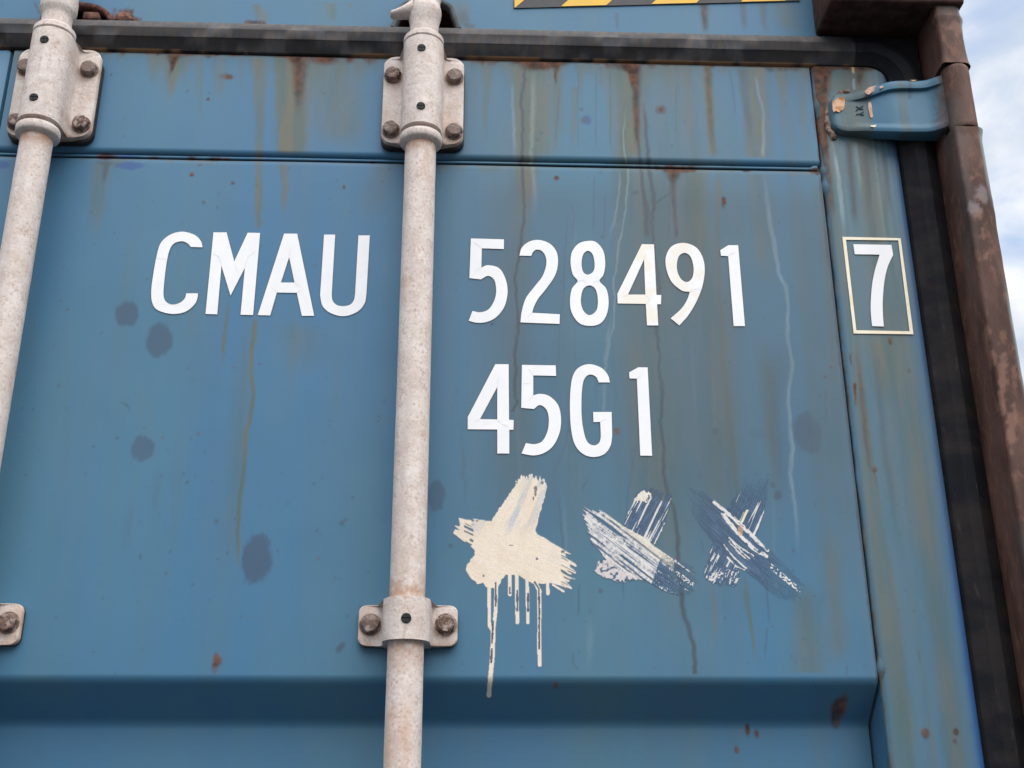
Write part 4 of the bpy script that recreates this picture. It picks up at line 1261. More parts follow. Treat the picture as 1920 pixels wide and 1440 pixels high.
def patch(name, pts, mat, parent, lift=0.0006, y=None, label=None, zoom=None):
    """thin flake of paint lying on the surface at the given photo pixels"""
    q = [(zoom(*p) if zoom else p) for p in pts]
    c = np.mean(np.array(q), 0)
    yy = (surf(*c)[1] if y is None else y) - lift
    poly = [P(a, b, yy) for a, b in q]
    return link(name, fill_poly(name, poly, y=yy, thick=lift * 0.6), mat, parent, label)


zf = lambda x, y: (1560 + x / 12, 130 + y / 12)
patch('paint_chip', [(10, 715), (60, 690), (130, 640), (180, 615), (250, 625), (285, 680), (290, 760), (280, 860), (250, 910), (200, 930), (165, 965), (125, 955), (100, 930), (40, 960), (15, 900)], M_CHIPO, hinge, 0.0010, zoom=zf)
patch('paint_drip', [(815, 745), (870, 735), (890, 800), (915, 880), (935, 980), (930, 1050), (890, 1095), (855, 1060), (835, 960), (818, 850)], M_CHIP, hinge, 0.0009, zoom=zf)
patch('paint_chip', [(735, 490), (820, 410), (900, 385), (1000, 360), (1030, 380), (1010, 450), (930, 500), (870, 540), (825, 570), (770, 545)], M_CHIP, hinge, 0.0014, zoom=zf)
patch('paint_chip', [(1075, 380), (1140, 365), (1160, 400), (1120, 425), (1080, 430)], M_CHIP, hinge, 0.0014, zoom=zf)
patch('paint_chip', [(865, 1262), (1000, 1248), (1003, 1290), (930, 1300), (880, 1285)], M_BOX, hinge, 0.0014, zoom=zf)
patch('paint_chip', [(1760, 238), (1910, 236), (1860, 262), (1810, 264)], M_CHIPO, hinge, 0.0016, zoom=zf)


def stroke_poly(a, b, hw):
    a, b = np.array(a, float), np.array(b, float)
    d = (b - a) / np.linalg.norm(b - a)
    n = np.array([-d[1], d[0]])
    return [tuple(a - d * hw * 0.6 + n * hw * 0.5), tuple(a + n * hw), tuple(b + n * hw * 0.8), tuple(b + d * hw * 0.5), tuple(b - n * hw * 0.8), tuple(a - n * hw)]


for (a, b) in (((545, 920), (625, 875)), ((625, 875), (705, 895)), ((620, 870), (545, 835)), ((630, 860), (700, 822)), ((550, 1010), (640, 1000)), ((640, 1000), (712, 952)), ((640, 1000), (722, 1028))):
    patch('stamped_letter_stroke', stroke_poly(a, b, 13), M_ENGR, hinge, 0.0008, zoom=zf)

M_WELD = flat('crusty_weld', (0.30, 0.22, 0.18), 0.9, 0.2, (0.085, 0.05, 0.04), 170)
bm = bmesh.new()
wp = [P(*q, 0.0) for q in ((1592, 172), (1578, 176), (1566, 184), (1558, 196), (1554, 208), (1552, 220), (1552, 232), (1555, 244), (1560, 254), (1566, 262))]
wp = np.array(wp)
tq = np.linspace(0, len(wp) - 1, 70)
wx, wz = np.interp(tq, np.arange(len(wp)), wp[:, 0]), np.interp(tq, np.arange(len(wp)), wp[:, 1])
prev = None
for k in range(70):
    k0, k1 = max(k - 1, 0), min(k + 1, 69)
    tx, tz = wx[k1] - wx[k0], wz[k1] - wz[k0]
    ln = math.hypot(tx, tz)
    nx, nz = -tz / ln, tx / ln
    r_ = 0.0022 + 0.0028 * float(fbm(np.array([tq[k] * 1.3]), np.array([0.3]), 2, 6, 3)[0]) * (1 if 0 < k < 69 else 0.2)
    ox = 0.0016 * (vnoise(tq[k] * 2.2, 4) - 0.5)
    ring = [bm.verts.new((wx[k] + nx * (ox + r_ * math.cos(a)), 0.0008 - r_ * (0.9 + 0.5 * vnoise(tq[k] * 4, a)) * math.sin(a), wz[k] + nz * (ox + r_ * math.cos(a)))) for a in np.linspace(-0.3, math.pi + 0.3, 10)]
    if prev:
        for i in range(9):
            bm.faces.new((prev[i], prev[i + 1], ring[i + 1], ring[i]))
    prev = ring
link('weld_bead', bm_mesh('weld_bead', bm), M_WELD, hinge, smooth=60)

# ------------------------------------------------------------------ locking bars
def bolt(parent, x, y, z, r=0.0092, h=0.008, rot=0.0, name='bolt'):
    bm = bmesh.new()
    n = 6
    k = 5
    base = [(r * 1.14, 0), (r * 1.16, 0.0016), (r * 1.0, 0.0017)]
    # washer face
    rings = []
    for (rr_, hh) in ((r * 1.12, 0.0), (r * 1.15, 0.0012), (r * 1.02, 0.0018)):
        rings.append([bm.verts.new((x + rr_ * math.cos(2 * math.pi * i / 24), y - hh, z + rr_ * math.sin(2 * math.pi * i / 24))) for i in range(24)])
    for (fac, hh) in ((1.0, 0.0018), (1.0, h * 0.72), (0.97, h * 0.86), (0.86, h * 0.97), (0.55, h), (0.2, h * 0.98)):
        ring = []
        for i in range(24):
            a = 2 * math.pi * i / 24
            aa = (a % (math.pi / 3)) - math.pi / 6
            hexr = r * math.cos(math.pi / 6) / math.cos(aa)
            rr_ = (hexr * 0.75 + r * 0.93 * 0.25) * fac if fac > 0.9 else r * 0.93 * fac
            rr_ *= 1 + 0.10 * (vnoise(a * 3 + x * 77, hh * 400 + z * 50) - 0.5)
            ring.append(bm.verts.new((x + rr_ * math.cos(a + rot), y - hh - 0.0008 * (vnoise(a * 2 + z * 91, fac * 7) - 0.5), z + rr_ * math.sin(a + rot))))
        rings.append(ring)
    for a_, b_ in zip(rings[:-1], rings[1:]):
        for i in range(24):
            bm.faces.new((a_[i], a_[(i + 1) % 24], b_[(i + 1) % 24], b_[i]))
    bm.faces.new(rings[-1])
    return link(name, bm_mesh(name, bm), M_BOLT, parent, smooth=35)


def plug(parent, x, z, yf, r=0.0048):
    """black cross-slotted plug set in the hub"""
    bm = bmesh.new()
    seg = 28
    a0 = [bm.verts.new((x + r * math.cos(2 * math.pi * i / seg), yf + 0.0025, z + r * math.sin(2 * math.pi * i / seg))) for i in range(seg)]
    a1 = [bm.verts.new((x + r * math.cos(2 * math.pi * i / seg), yf - 0.0004, z + r * math.sin(2 * math.pi * i / seg))) for i in range(seg)]
    for i in range(seg):
        bm.faces.new((a0[i], a0[(i + 1) % seg], a1[(i + 1) % seg], a1[i]))
    # four quadrant lands leave a cross slot between them
    bm.faces.new(a1)
    g_ = r * 0.10
    for sx in (-1, 1):
        for sz in (-1, 1):
            pts = [(g_, g_)]
            for q in range(7):
                a = math.asin(g_ / (r * 0.93)) + (math.pi / 2 - 2 * math.asin(g_ / (r * 0.93))) * q / 6
                pts.append((r * 0.93 * math.cos(a), r * 0.93 * math.sin(a)))
            vs = [bm.verts.new((x + sx * p[0], yf - 0.0013, z + sz * p[1])) for p in pts]
            ws = [bm.verts.new((x + sx * p[0], yf - 0.0004, z + sz * p[1])) for p in pts]
            bm.faces.new(vs)
            for i in range(len(pts)):
                j = (i + 1) % len(pts)
                bm.faces.new((vs[i], vs[j], ws[j], ws[i]))
    return link('plug', bm_mesh('plug', bm), M_SCREW, parent, smooth=30)


def bracket(rx, zc, zlo, zhi, hub_lo, hub_hi, hubr, half, plate_t, y_plate, corner, shoulder, name, label, bolts, plugs, shim, seed, bolt_r=0.0092):
    """cast bearing bracket: a bolted flange blended into a half-round hub over the bar"""
    zs_ = sorted(set(np.round(np.concatenate([np.linspace(zlo, zhi, 44), np.linspace(hub_lo, hub_hi, 40), [hub_lo - 0.0002, hub_hi + 0.0002], np.linspace(zlo, zlo + corner, 12), np.linspace(zhi - corner, zhi, 12)]), 5)))
    NA = 25
    rows = []
    for z in zs_:
        # flange half width at this height, rounded corners
        def fw(z):
            if z < zlo or z > zhi:
                return 0.0
            c = corner
            wv = half
            if z < zlo + c:
                wv = half - c + math.sqrt(max(0, c * c - (zlo + c - z) ** 2))
            if z > zhi - c:
                wv = half - c + math.sqrt(max(0, c * c - (z - zhi + c) ** 2))
            if shoulder and z > zhi - c * 0.2:
                pass
            return wv
        wv = fw(z)
        hub = hub_lo - 1e-6 <= z <= hub_hi + 1e-6
        rr_ = hubr if hub else 0
        sec = []
        fil = 0.006
        for sgn in (-1, 1):
            half_sec = []
            wf = max(wv, hubr * 0.985) if hub else max(wv, 0.001)
            if hub:
                # flange face to hub arc
                a_start = math.acos(min(1, max(-1, (ROD_Y - y_plate) / -1 / hubr * -1))) if False else None
                ya = y_plate
                # angle where the hub meets the flange plane (measured from the +X axis towards -Y)
                s_ = (ROD_Y - ya) / hubr        # negative when flange is behind the axis
                a0 = math.asin(max(-1, min(1, s_))) if abs(s_) < 1 else -0.5
                a0 = max(a0, -0.95)
                arc = [(hubr * math.cos(a), ROD_Y - hubr * math.sin(a)) for a in np.linspace(a0 * 0 + 0.0, math.pi / 2, 12)]
                root_x = hubr + 0.0006
                pts = [(wf, y_plate + plate_t), (wf, y_plate + 0.0012), (wf - min(0.0012, 0.3 * (wf - hubr) + 1e-5), y_plate)]
                gap = wf - root_x
                if gap > fil:
                    pts += [(root_x + fil, y_plate)]
                    cxx, cyy = root_x + fil, y_plate - fil
                    pts += [(cxx - fil * math.sin(b), cyy + fil * math.cos(b)) for b in np.linspace(0.3, math.pi / 2, 5)]
                else:
                    e = max(gap, 0) / fil
                    pts += [(root_x + gap * 0.6, y_plate - 0.0005), (root_x + gap * 0.4, y_plate - 0.0015)]
                    pts += [(root_x + gap * (1 - k / 5) * 0.35, y_plate - 0.0025 - (fil - 0.0025) * k / 4) for k in range(4)]
                pts = pts[:9] if len(pts) >= 9 else pts + [pts[-1]] * (9 - len(pts))
                half_sec = pts + arc
            else:
                pts = [(wf, y_plate + plate_t), (wf, y_plate + 0.0012), (wf - min(0.0012, wf * 0.3), y_plate)]
                inner = [(wf * (1 - (k + 1) / 19.0), y_plate) for k in range(18)]
                half_sec = pts + inner
            if sgn < 0:
                sec = [(-a, b) for a, b in half_sec]
            else:
                sec = sec + [(a, b) for a, b in reversed(half_sec)]
        rows.append([(rx + a, b, z) for a, b in sec])
    Vv = np.array(rows)
    nse = (fbm(Vv[..., 0] * 130 + seed, Vv[..., 2] * 130, 3 + seed, 9, 4) - 0.5) * 0.0012
    Vv[..., 1] -= nse * 0.8
    me = grid_mesh(name, Vv)
    bmq = bmesh.new()
    bmq.from_mesh(me)
    # close top, bottom of each end row
    bmq.verts.ensure_lookup_table()
    nx_ = Vv.shape[1]
    try:
        bmq.faces.new([bmq.verts[i] for i in range(nx_)])
        bmq.faces.new([bmq.verts[(len(zs_) - 1) * nx_ + i] for i in range(nx_)])
    except Exception:
        pass
    bmesh.ops.recalc_face_normals(bmq, faces=bmq.faces)
    bpy.data.meshes.remove(me)
    me = bm_mesh(name, bmq, False)
    cv = np.array([v.co[:] for v in me.vertices])
    jv = np.zeros(len(cv))
    for (bx, bz) in bolts:
        d_ = np.hypot(cv[:, 0] - rx - bx, cv[:, 2] - bz + 0.002)
        jv = np.maximum(jv, 0.85 * np.exp(-np.abs(d_ - 0.0095) / 0.0035) * (d_ > 0.004))
    jv = np.maximum(jv, 0.6 * np.exp(-(cv[:, 2] - zlo) / 0.004) * (cv[:, 1] > -0.03))
    at = me.attributes.new('wear_a', 'FLOAT_COLOR', 'POINT')
    at.data.foreach_set('color', np.stack([np.clip(jv, 0, 1), 0 * jv, 0 * jv, 0 * jv], -1).astype(np.float32).ravel())
    o = link(name, me, M_CREAM, root, label, smooth=48)
    for k, (bx, bz) in enumerate(bolts):
        bolt(o, rx + bx, y_plate, bz, bolt_r, rot=seed * 1.7 + k * 0.9)
    for (bx, bz) in plugs:
        plug(o, rx + bx, bz, ROD_Y - hubr)
    if shim:
        sz0, sz1, sh = shim
        pl = []
        c = corner
        for (cx, cz, a0) in ((sh - c, sz1 - c, 0), (-sh + c, sz1 - c, 90), (-sh + c, sz0 + c, 180), (sh - c, sz0 + c, 270)):
            for q in range(7):
                a = rad(a0 + 15 * q)
                pl.append((rx + cx + c * math.cos(a), cz + c * math.sin(a)))
        link('rubber_pad', fill_poly('rubber_pad', pl, y=y_plate + plate_t + 0.0002, thick=abs(y_plate + plate_t) + 0.0006), M_SHIM, o)
    return o


for i, rx in enumerate(ROD_X):
    which = ('middle', 'left')[i]
    bm = bmesh.new()
    zz = np.concatenate([[0.12], np.arange(1.75, 2.70, 0.004)])
    lathe(bm, [(ROD_R + 0.00018 * (vnoise(z * 60, i * 9) - 0.5), z) for z in zz], rx, ROD_Y, 56)
    me = bm_mesh('locking_bar', bm)
    zv = np.array([v.co.z for v in me.vertices])
    jv = 0.9 * np.exp(-((zv - 2.546) / 0.010) ** 2) + 0.8 * np.exp(-np.abs(zv - 2.050) / 0.018) * (zv > 2.04) + 0.8 * np.exp(-np.abs(zv - 2.004) / 0.02) * (zv < 2.006)
    at = me.attributes.new('wear_a', 'FLOAT_COLOR', 'POINT')
    at.data.foreach_set('color', np.stack([np.clip(jv, 0, 1), 0 * jv, 0 * jv, 0 * jv], -1).astype(np.float32).ravel())
    rod = link('locking_bar', me, M_CREAM, root, ('cream locking bar in the middle with plain tube', 'cream locking bar at the left edge')[i], smooth=60)
    # collars below and above the upper bracket
    bm = bmesh.new()
    lathe(bm, [(ROD_R, 2.5478), (0.0190, 2.5490), (0.0222, 2.5506), (0.0234, 2.5524), (0.0234, 2.5592), (0.0228, 2.5606), (0.0215, 2.5612), (ROD_R - 0.001, 2.5612)], rx, ROD_Y, 56)
    link('collar', bm_mesh('collar', bm), M_CREAM, rod, smooth=35)
    bm = bmesh.new()
    lathe(bm, [(ROD_R - 0.001, 2.6838), (0.0224, 2.6838), (0.0232, 2.6850), (0.0230, 2.6905), (0.0212, 2.6925), (0.0182, 2.6932), (ROD_R, 2.6950)], rx, ROD_Y, 56)
    link('collar', bm_mesh('collar', bm), M_CREAM, rod, smooth=35)
    # cam head
    bm = bmesh.new()
    if i == 0:
        lathe(bm, [(0.0165, 2.694), (0.0163, 2.706), (0.0172, 2.714), (0.0190, 2.722), (0.0197, 2.728), (0.0192, 2.733), (0.0180, 2.737), (0.0175, 2.744), (0.0190, 2.748), (0.0190, 2.80)], rx, ROD_Y, 48)
    else:
        lathe(bm, [(0.0168, 2.694), (0.0166, 2.708), (0.0170, 2.7125), (0.0196, 2.7160), (0.0204, 2.7200), (0.0204, 2.7330), (0.0195, 2.738), (0.018, 2.80)], rx, ROD_Y, 48)
    link('cam_head', bm_mesh('cam_head', bm), M_CREAM, rod, smooth=50)
    if i == 0:
        b2 = bmesh.new()
        # pointed lug to the left of the cam
        sec = []
        for (t, hz, hy, dz) in ((0.0, 0.012, 0.012, 0.006), (0.35, 0.0075, 0.010, 0.002), (0.7, 0.0050, 0.008, -0.0015), (0.93, 0.0040, 0.006, -0.0022), (1.0, 0.0015, 0.003, -0.0022)):
            x = rx - 0.013 - 0.0268 * t
            sec.append([b2.verts.new((x, ROD_Y - 0.004 + hy * math.cos(a), 2.7255 + dz + hz * math.sin(a))) for a in np.linspace(0, 2 * math.pi, 17)[:-1]])
        for a_, b_ in zip(sec[:-1], sec[1:]):
            for q in range(16):
                b2.faces.new((a_[q], a_[(q + 1) % 16], b_[(q + 1) % 16], b_[q]))
        b2.faces.new(sec[-1])
        link('cam_lug', bm_mesh('cam_lug', b2), M_CREAM, rod, smooth=60)
    bracket(rx, 0, 2.5690, 2.6865, 2.5664, 2.6825, 0.0228, 0.0467, 0.0070, -0.0150, 0.0125, True, 'bearing_bracket',
            ('upper bracket on the middle locking bar', 'upper bracket on the left locking bar')[i],
            ((-0.0358, 2.6595), (0.0358, 2.6588), (-0.0358, 2.5858), (0.0362, 2.5848)),
            ((-0.0012, 2.6636), (0.0, 2.5862)) if i == 0 else ((-0.0006, 2.6636), (-0.0012, 2.5872)),
            (2.5662, 2.6800, 0.0475), 1 + i * 3)
    bracket(rx, 0, 2.0070, 2.0462, 2.0052, 2.0450, 0.0226, 0.0482, 0.0060, -0.0080, 0.0075, False, 'guide_bracket',
            ('lower bracket on the middle locking bar', 'lower bracket on the left locking bar')[i],
            ((-0.0365, 2.0272), (0.0368, 2.0276)), ((0.0008, 2.0240),), (2.0066, 2.0458, 0.0484), 5 + i * 2, 0.0093)

# ------------------------------------------------------------------ lettering
def lay(me):
    """drop a flat sheet built round Y=0 onto the door sheet"""
    co = np.empty(len(me.vertices) * 3, np.float32)
    me.vertices.foreach_get('co', co)
    co = co.reshape(-1, 3)
    co[:, 1] += panel_y(co[:, 0].astype(float), co[:, 2].astype(float))
    me.vertices.foreach_set('co', co.ravel())
    me.update()


for tf, o_, hs, st_ in GLY:
    yy = -0.0008 if tf is not zD else -0.0011
    me = fill_poly('letter', smooth_path(o_, tf), [smooth_path(h, tf) for h in hs], y=yy, thick=0.0003)
    if tf is not zD:
        lay(me)
    link('letter', me, M_VINY if st_ else M_VIN, root)
link('letter_frame', fill_poly('letter_frame', [zD(*q) for q in ((556, 580), (992, 590), (1088, 1310), (640, 1304))], [[zD(*q) for q in ((582, 602), (974, 606), (1060, 1288), (660, 1280))]], y=-0.0012, thick=0.0006), M_BOX, root)
# faint overlaps where the vinyl letters are pieced together
sm = bmesh.new()
for tf, a, b in ((zA, (640, 300), (680, 325)), (zA, (680, 325), (702, 385)), (zA, (800, 380), (825, 440)), (zA, (876, 400), (900, 325)), (zA, (900, 325), (955, 285)), (zA, (1065, 548), (1118, 585)), (zA, (1208, 320), (1225, 250)), (zA, (1250, 518), (1295, 555)), (zA, (1268, 590), (1328, 550)), (zA, (215, 335), (285, 342)),
                 (zB, (165, 112), (208, 150)), (zB, (205, 268), (170, 290)), (zB, (523, 548), (497, 575)), (zB, (805, 352), (840, 345)), (zB, (840, 345), (860, 362)), (zB, (905, 360), (942, 348)), (zB, (1229, 440), (1255, 465)), (zB, (1255, 465), (1230, 492)), (zB, (1120, 433), (1090, 450)), (zB, (1218, 215), (1230, 180)), (zB, (1500, 420), (1530, 402)), (zB, (1530, 402), (1580, 400)), (zB, (1742, 190), (1790, 168)),
                 (zC, (605, 125), (640, 172)), (zC, (640, 322), (605, 360)), (zC, (370, 258), (378, 190)), (zC, (238, 500), (205, 520)), (zC, (370, 505), (400, 535)), (zC, (400, 535), (455, 560)), (zC, (1143, 520), (1185, 500)), (zC, (1420, 195), (1450, 175)), (zC, (565, 235), (620, 232))):
    p_, q_ = np.array(tf(*a)), np.array(tf(*b))
    d_ = (q_ - p_) / np.linalg.norm(q_ - p_)
    n_ = np.array([-d_[1], d_[0]]) * 0.00022
    yv = -0.0010
    sm.faces.new([sm.verts.new((c_[0], yv, c_[1])) for c_ in (p_ + n_, q_ + n_ * 0.6, q_ - n_ * 0.6, p_ - n_)])
me = bm_mesh('letter_overlap', sm)
lay(me)
link('letter_overlap', me, M_SEAM, root)['kind'] = 'stuff'

# ------------------------------------------------------------------ brushed-out paint marks
def seg_d(px, py, pts):
    """distance to a polyline and position along it"""
    best = np.full(px.shape, 1e9)
    for (x1, y1), (x2, y2) in zip(pts[:-1], pts[1:]):
        l2 = (x2 - x1) ** 2 + (y2 - y1) ** 2
        t = np.clip(((px - x1) * (x2 - x1) + (py - y1) * (y2 - y1)) / l2, 0, 1)
        best = np.minimum(best, np.hypot(px - x1 - t * (x2 - x1), py - y1 - t * (y2 - y1)))
    return best


CREAM = np.array([0.725, 0.620, 0.500])
CREAM2 = np.array([0.70, 0.66, 0.60])
WHITE = np.array([0.70, 0.68, 0.655])
GREYW = np.array([0.43, 0.46, 0.49])
NAVY = np.array([0.036, 0.086, 0.175])
NAVY2 = np.array([0.052, 0.115, 0.215])
PANEL = np.array([0.058, 0.150, 0.245])


def mark(label, box, paint, step=0.0005, lift=0.0004):
    x0, z0 = P(box[0], box[3])
    x1, z1 = P(box[2], box[1])
    X, Z = np.meshgrid(np.arange(x0, x1, step), np.arange(z0, z1, step))
    Yp = panel_y(X, Z)
    px, py = to_px(X, Yp, Z)
    m_, col = paint(px, py)
    film_ = np.ones_like(m_)
    if isinstance(col, tuple):
        col, film_ = col
    sft = m_.astype(float)
    for ax in (0, 1):
        sft = (np.roll(sft, 1, ax) + 2 * sft + np.roll(sft, -1, ax)) / 4
    al = np.clip(sft * film_, 0, 1)
    mm = al > 0.04
    keep = mm[:-1, :-1] | mm[1:, 1:] | mm[:-1, 1:] | mm[1:, :-1]
    V_ = np.stack([X, Yp - lift, Z], -1)
    me = grid_mesh('paint_mark', V_, {'paint': np.concatenate([col, al[..., None]], -1)}, keep=keep)
    return link('paint_mark', me, M_PAINT, root, label, smooth=180)


def blend(c, a, col):
    return c * (1 - a[..., None]) + np.array(col) * a[..., None]


def paint1(px, py):
    x, y = (px - 840) * 6, (py - 880) * 6
    # bristle fringes: shift along the stroke by noise across it
    v = -0.45 * x + 0.89 * y
    u = 0.89 * x + 0.45 * y
    fr = (vnoise(v / 19.0, u / 400.0, 3, 8) - 0.5) * 2
    amp = 120 * sstep(1180, 1330, x) + 105 * sstep(300, 170, x) * (y < 900)
    amp_t = 45 * sstep(230, 120, y)
    frt = (vnoise(x / 15.0, 0 * y, 7, 2) - 0.5) * 2
    small = (fbm(x / 40, y / 40, 6, 6, 3) - 0.5) * 26
    xx = x + fr * amp * 0.8 + small
    yy = y + fr * amp * 0.35 + frt * amp_t + small
    body = [(835, 85), (960, 92), (1100, 145), (1112, 200), (1085, 300), (1060, 400), (1030, 500), (1000, 620), (985, 690), (1000, 730), (1080, 770), (1180, 835), (1290, 900), (1400, 965), (1410, 1040), (1385, 1130), (1375, 1250), (1355, 1345), (1200, 1290), (1050, 1283), (940, 1275), (860, 1235), (800, 1195), (740, 1190), (650, 1185), (590, 1270), (560, 1330), (430, 1330), (400, 1280), (330, 1275), (260, 1230), (195, 1125), (235, 1050), (300, 970), (300, 910), (240, 850), (150, 800), (120, 740), (135, 640), (150, 560), (230, 560), (400, 575), (490, 590), (520, 530), (560, 470), (620, 380), (720, 230), (790, 130)]
    m_ = in_poly(xx, yy, body).astype(float)
    drips = [([(460, 1240), (466, 1760), (490, 1800)], 19), ([(545, 1240), (535, 1600), (512, 1800)], 20), ([(508, 1790), (500, 2100), (482, 2280), (460, 2545)], 25), ([(694, 1180), (697, 1410)], 20), ([(773, 1180), (779, 1725)], 20), ([(888, 1230), (899, 1725)], 19), ([(985, 1280), (1028, 1370), (1026, 1960), (1031, 2200)], 22), ([(1122, 1260), (1124, 1402)], 17), ([(1180, 1300), (1300, 1375)], 11), ([(335, 1270), (337, 1275)], 18)]
    core = np.zeros_like(px)
    for pts, hw in drips:
        d = seg_d(x, y, pts)
        hw2 = hw * (1 + 0.10 * (vnoise(y / 60.0, x * 0, 5, 5) - 0.5))
        m_ = np.maximum(m_, (d < hw2).astype(float))
    for pts, brk in (([(779, 1365), (779, 1590)], 0.25), ([(899, 1400), (900, 1595)], 0.25), ([(975, 1270), (1020, 1340), (1026, 1500), (1026, 2020)], 0.22), ([(505, 1710), (503, 1800), (498, 1900), (487, 2170)], 0.40), ([(536, 1280), (538, 1540)], 0.6), ([(695, 1330), (697, 1395)], 0.5)):
        d = seg_d(x, y, pts)
        core = np.maximum(core, (d < 11 * (0.75 + 0.5 * vnoise(y / 25.0, x * 0, 2, 9))) * (vnoise(y / 95.0, x * 0, 8, 1) > brk * 0.5))
    # paint colour: thick cream, thinner bluish white in the upright stroke
    col = np.broadcast_to(CREAM, px.shape + (3,)).copy()
    su = x + 0.42 * y                          # across the upright stroke
    thin = sstep(0.42, 0.64, fbm(su / 70.0, y / 420.0, 9, 3, 3)) * sstep(800, 560, y) * 1.0
    col = blend(col, thin, GREYW)
    thin2 = sstep(0.45, 0.7, fbm(v / 60.0, u / 300.0, 19, 3, 3)) * sstep(950, 1250, x) * 0.55
    col = blend(col, thin2, WHITE)
    col = blend(col, sstep(0.55, 0.8, fbm(x / 90, y / 130, 31, 6, 4)) * 0.35, CREAM2)
    crk = (np.abs(fbm(x / 36, y / 36, 14, 14, 3) - 0.5) < 0.010) & (fbm(x / 200, y / 200, 2, 44, 2) > 0.5)
    col = blend(col, crk * 0.45, (0.38, 0.31, 0.24))
    holes_ = [(985, 240, 18, 50), (1060, 150, 14, 18), (400, 1200, 14, 12), (1000, 1005, 16, 14), (720, 855, 30, 6), (280, 575, 14, 10), (325, 580, 14, 10), (1290, 925, 22, 14), (960, 330, 8, 24)]
    col = blend(col, sstep(0.50, 0.72, fbm(x / 120, y / 200, 61, 16, 5)) * 0.5, (0.655, 0.535, 0.415))
    rid_ = np.where(y < 640, vnoise(su / 13.0, y / 300.0, 3, 3), vnoise(v / 12.0, u / 260.0, 6, 3))
    col = blend(col, sstep(0.45, 0.85, rid_) * 0.30, (0.60, 0.50, 0.395))
    col = blend(col, sstep(0.52, 0.66, fbm(x / 14, y / 14, 11, 86, 3)) * 0.22, (0.80, 0.72, 0.62))
    bl = m_.copy()
    for ax in (0, 1):
        k_ = 2
        bl = sum(np.roll(bl, q, ax) for q in range(-k_, k_ + 1)) / (2 * k_ + 1)
    col = blend(col, sstep(0.86, 0.62, bl) * 0.75, (0.80, 0.775, 0.73))
    hmask = np.zeros_like(px)
    for (cx, cy, rx, ry) in holes_:
        hmask = np.maximum(hmask, np.hypot((x - cx) / rx, (y - cy) / ry) + (fbm(x / 20, y / 20, 3, 1, 2) - 0.5) * 1.2 < 1)
    col = blend(col, hmask * 0.9, (0.10, 0.10, 0.11))
    col = blend(col, core * 1.0, (0.055, 0.060, 0.085))
    m_ = np.where((np.hypot((x - 240), (y - 700) * 0.35) < 62) & (vnoise(v / 13.0, u / 120.0, 5, 1) < 0.36) & (x < 285), 0, m_)
    m_ = np.where((x > 1270) & (vnoise(v / 12.0, u / 160.0, 15, 1) < 0.30) & (y > 930), 0, m_)
    return m_, col


def streaks(across, along, fa, fl, ox):
    return 0.65 * vnoise(across / fa, along / fl, ox, 3) + 0.35 * vnoise(across / (fa * 0.45), along / (fl * 0.6), ox + 9, 7)


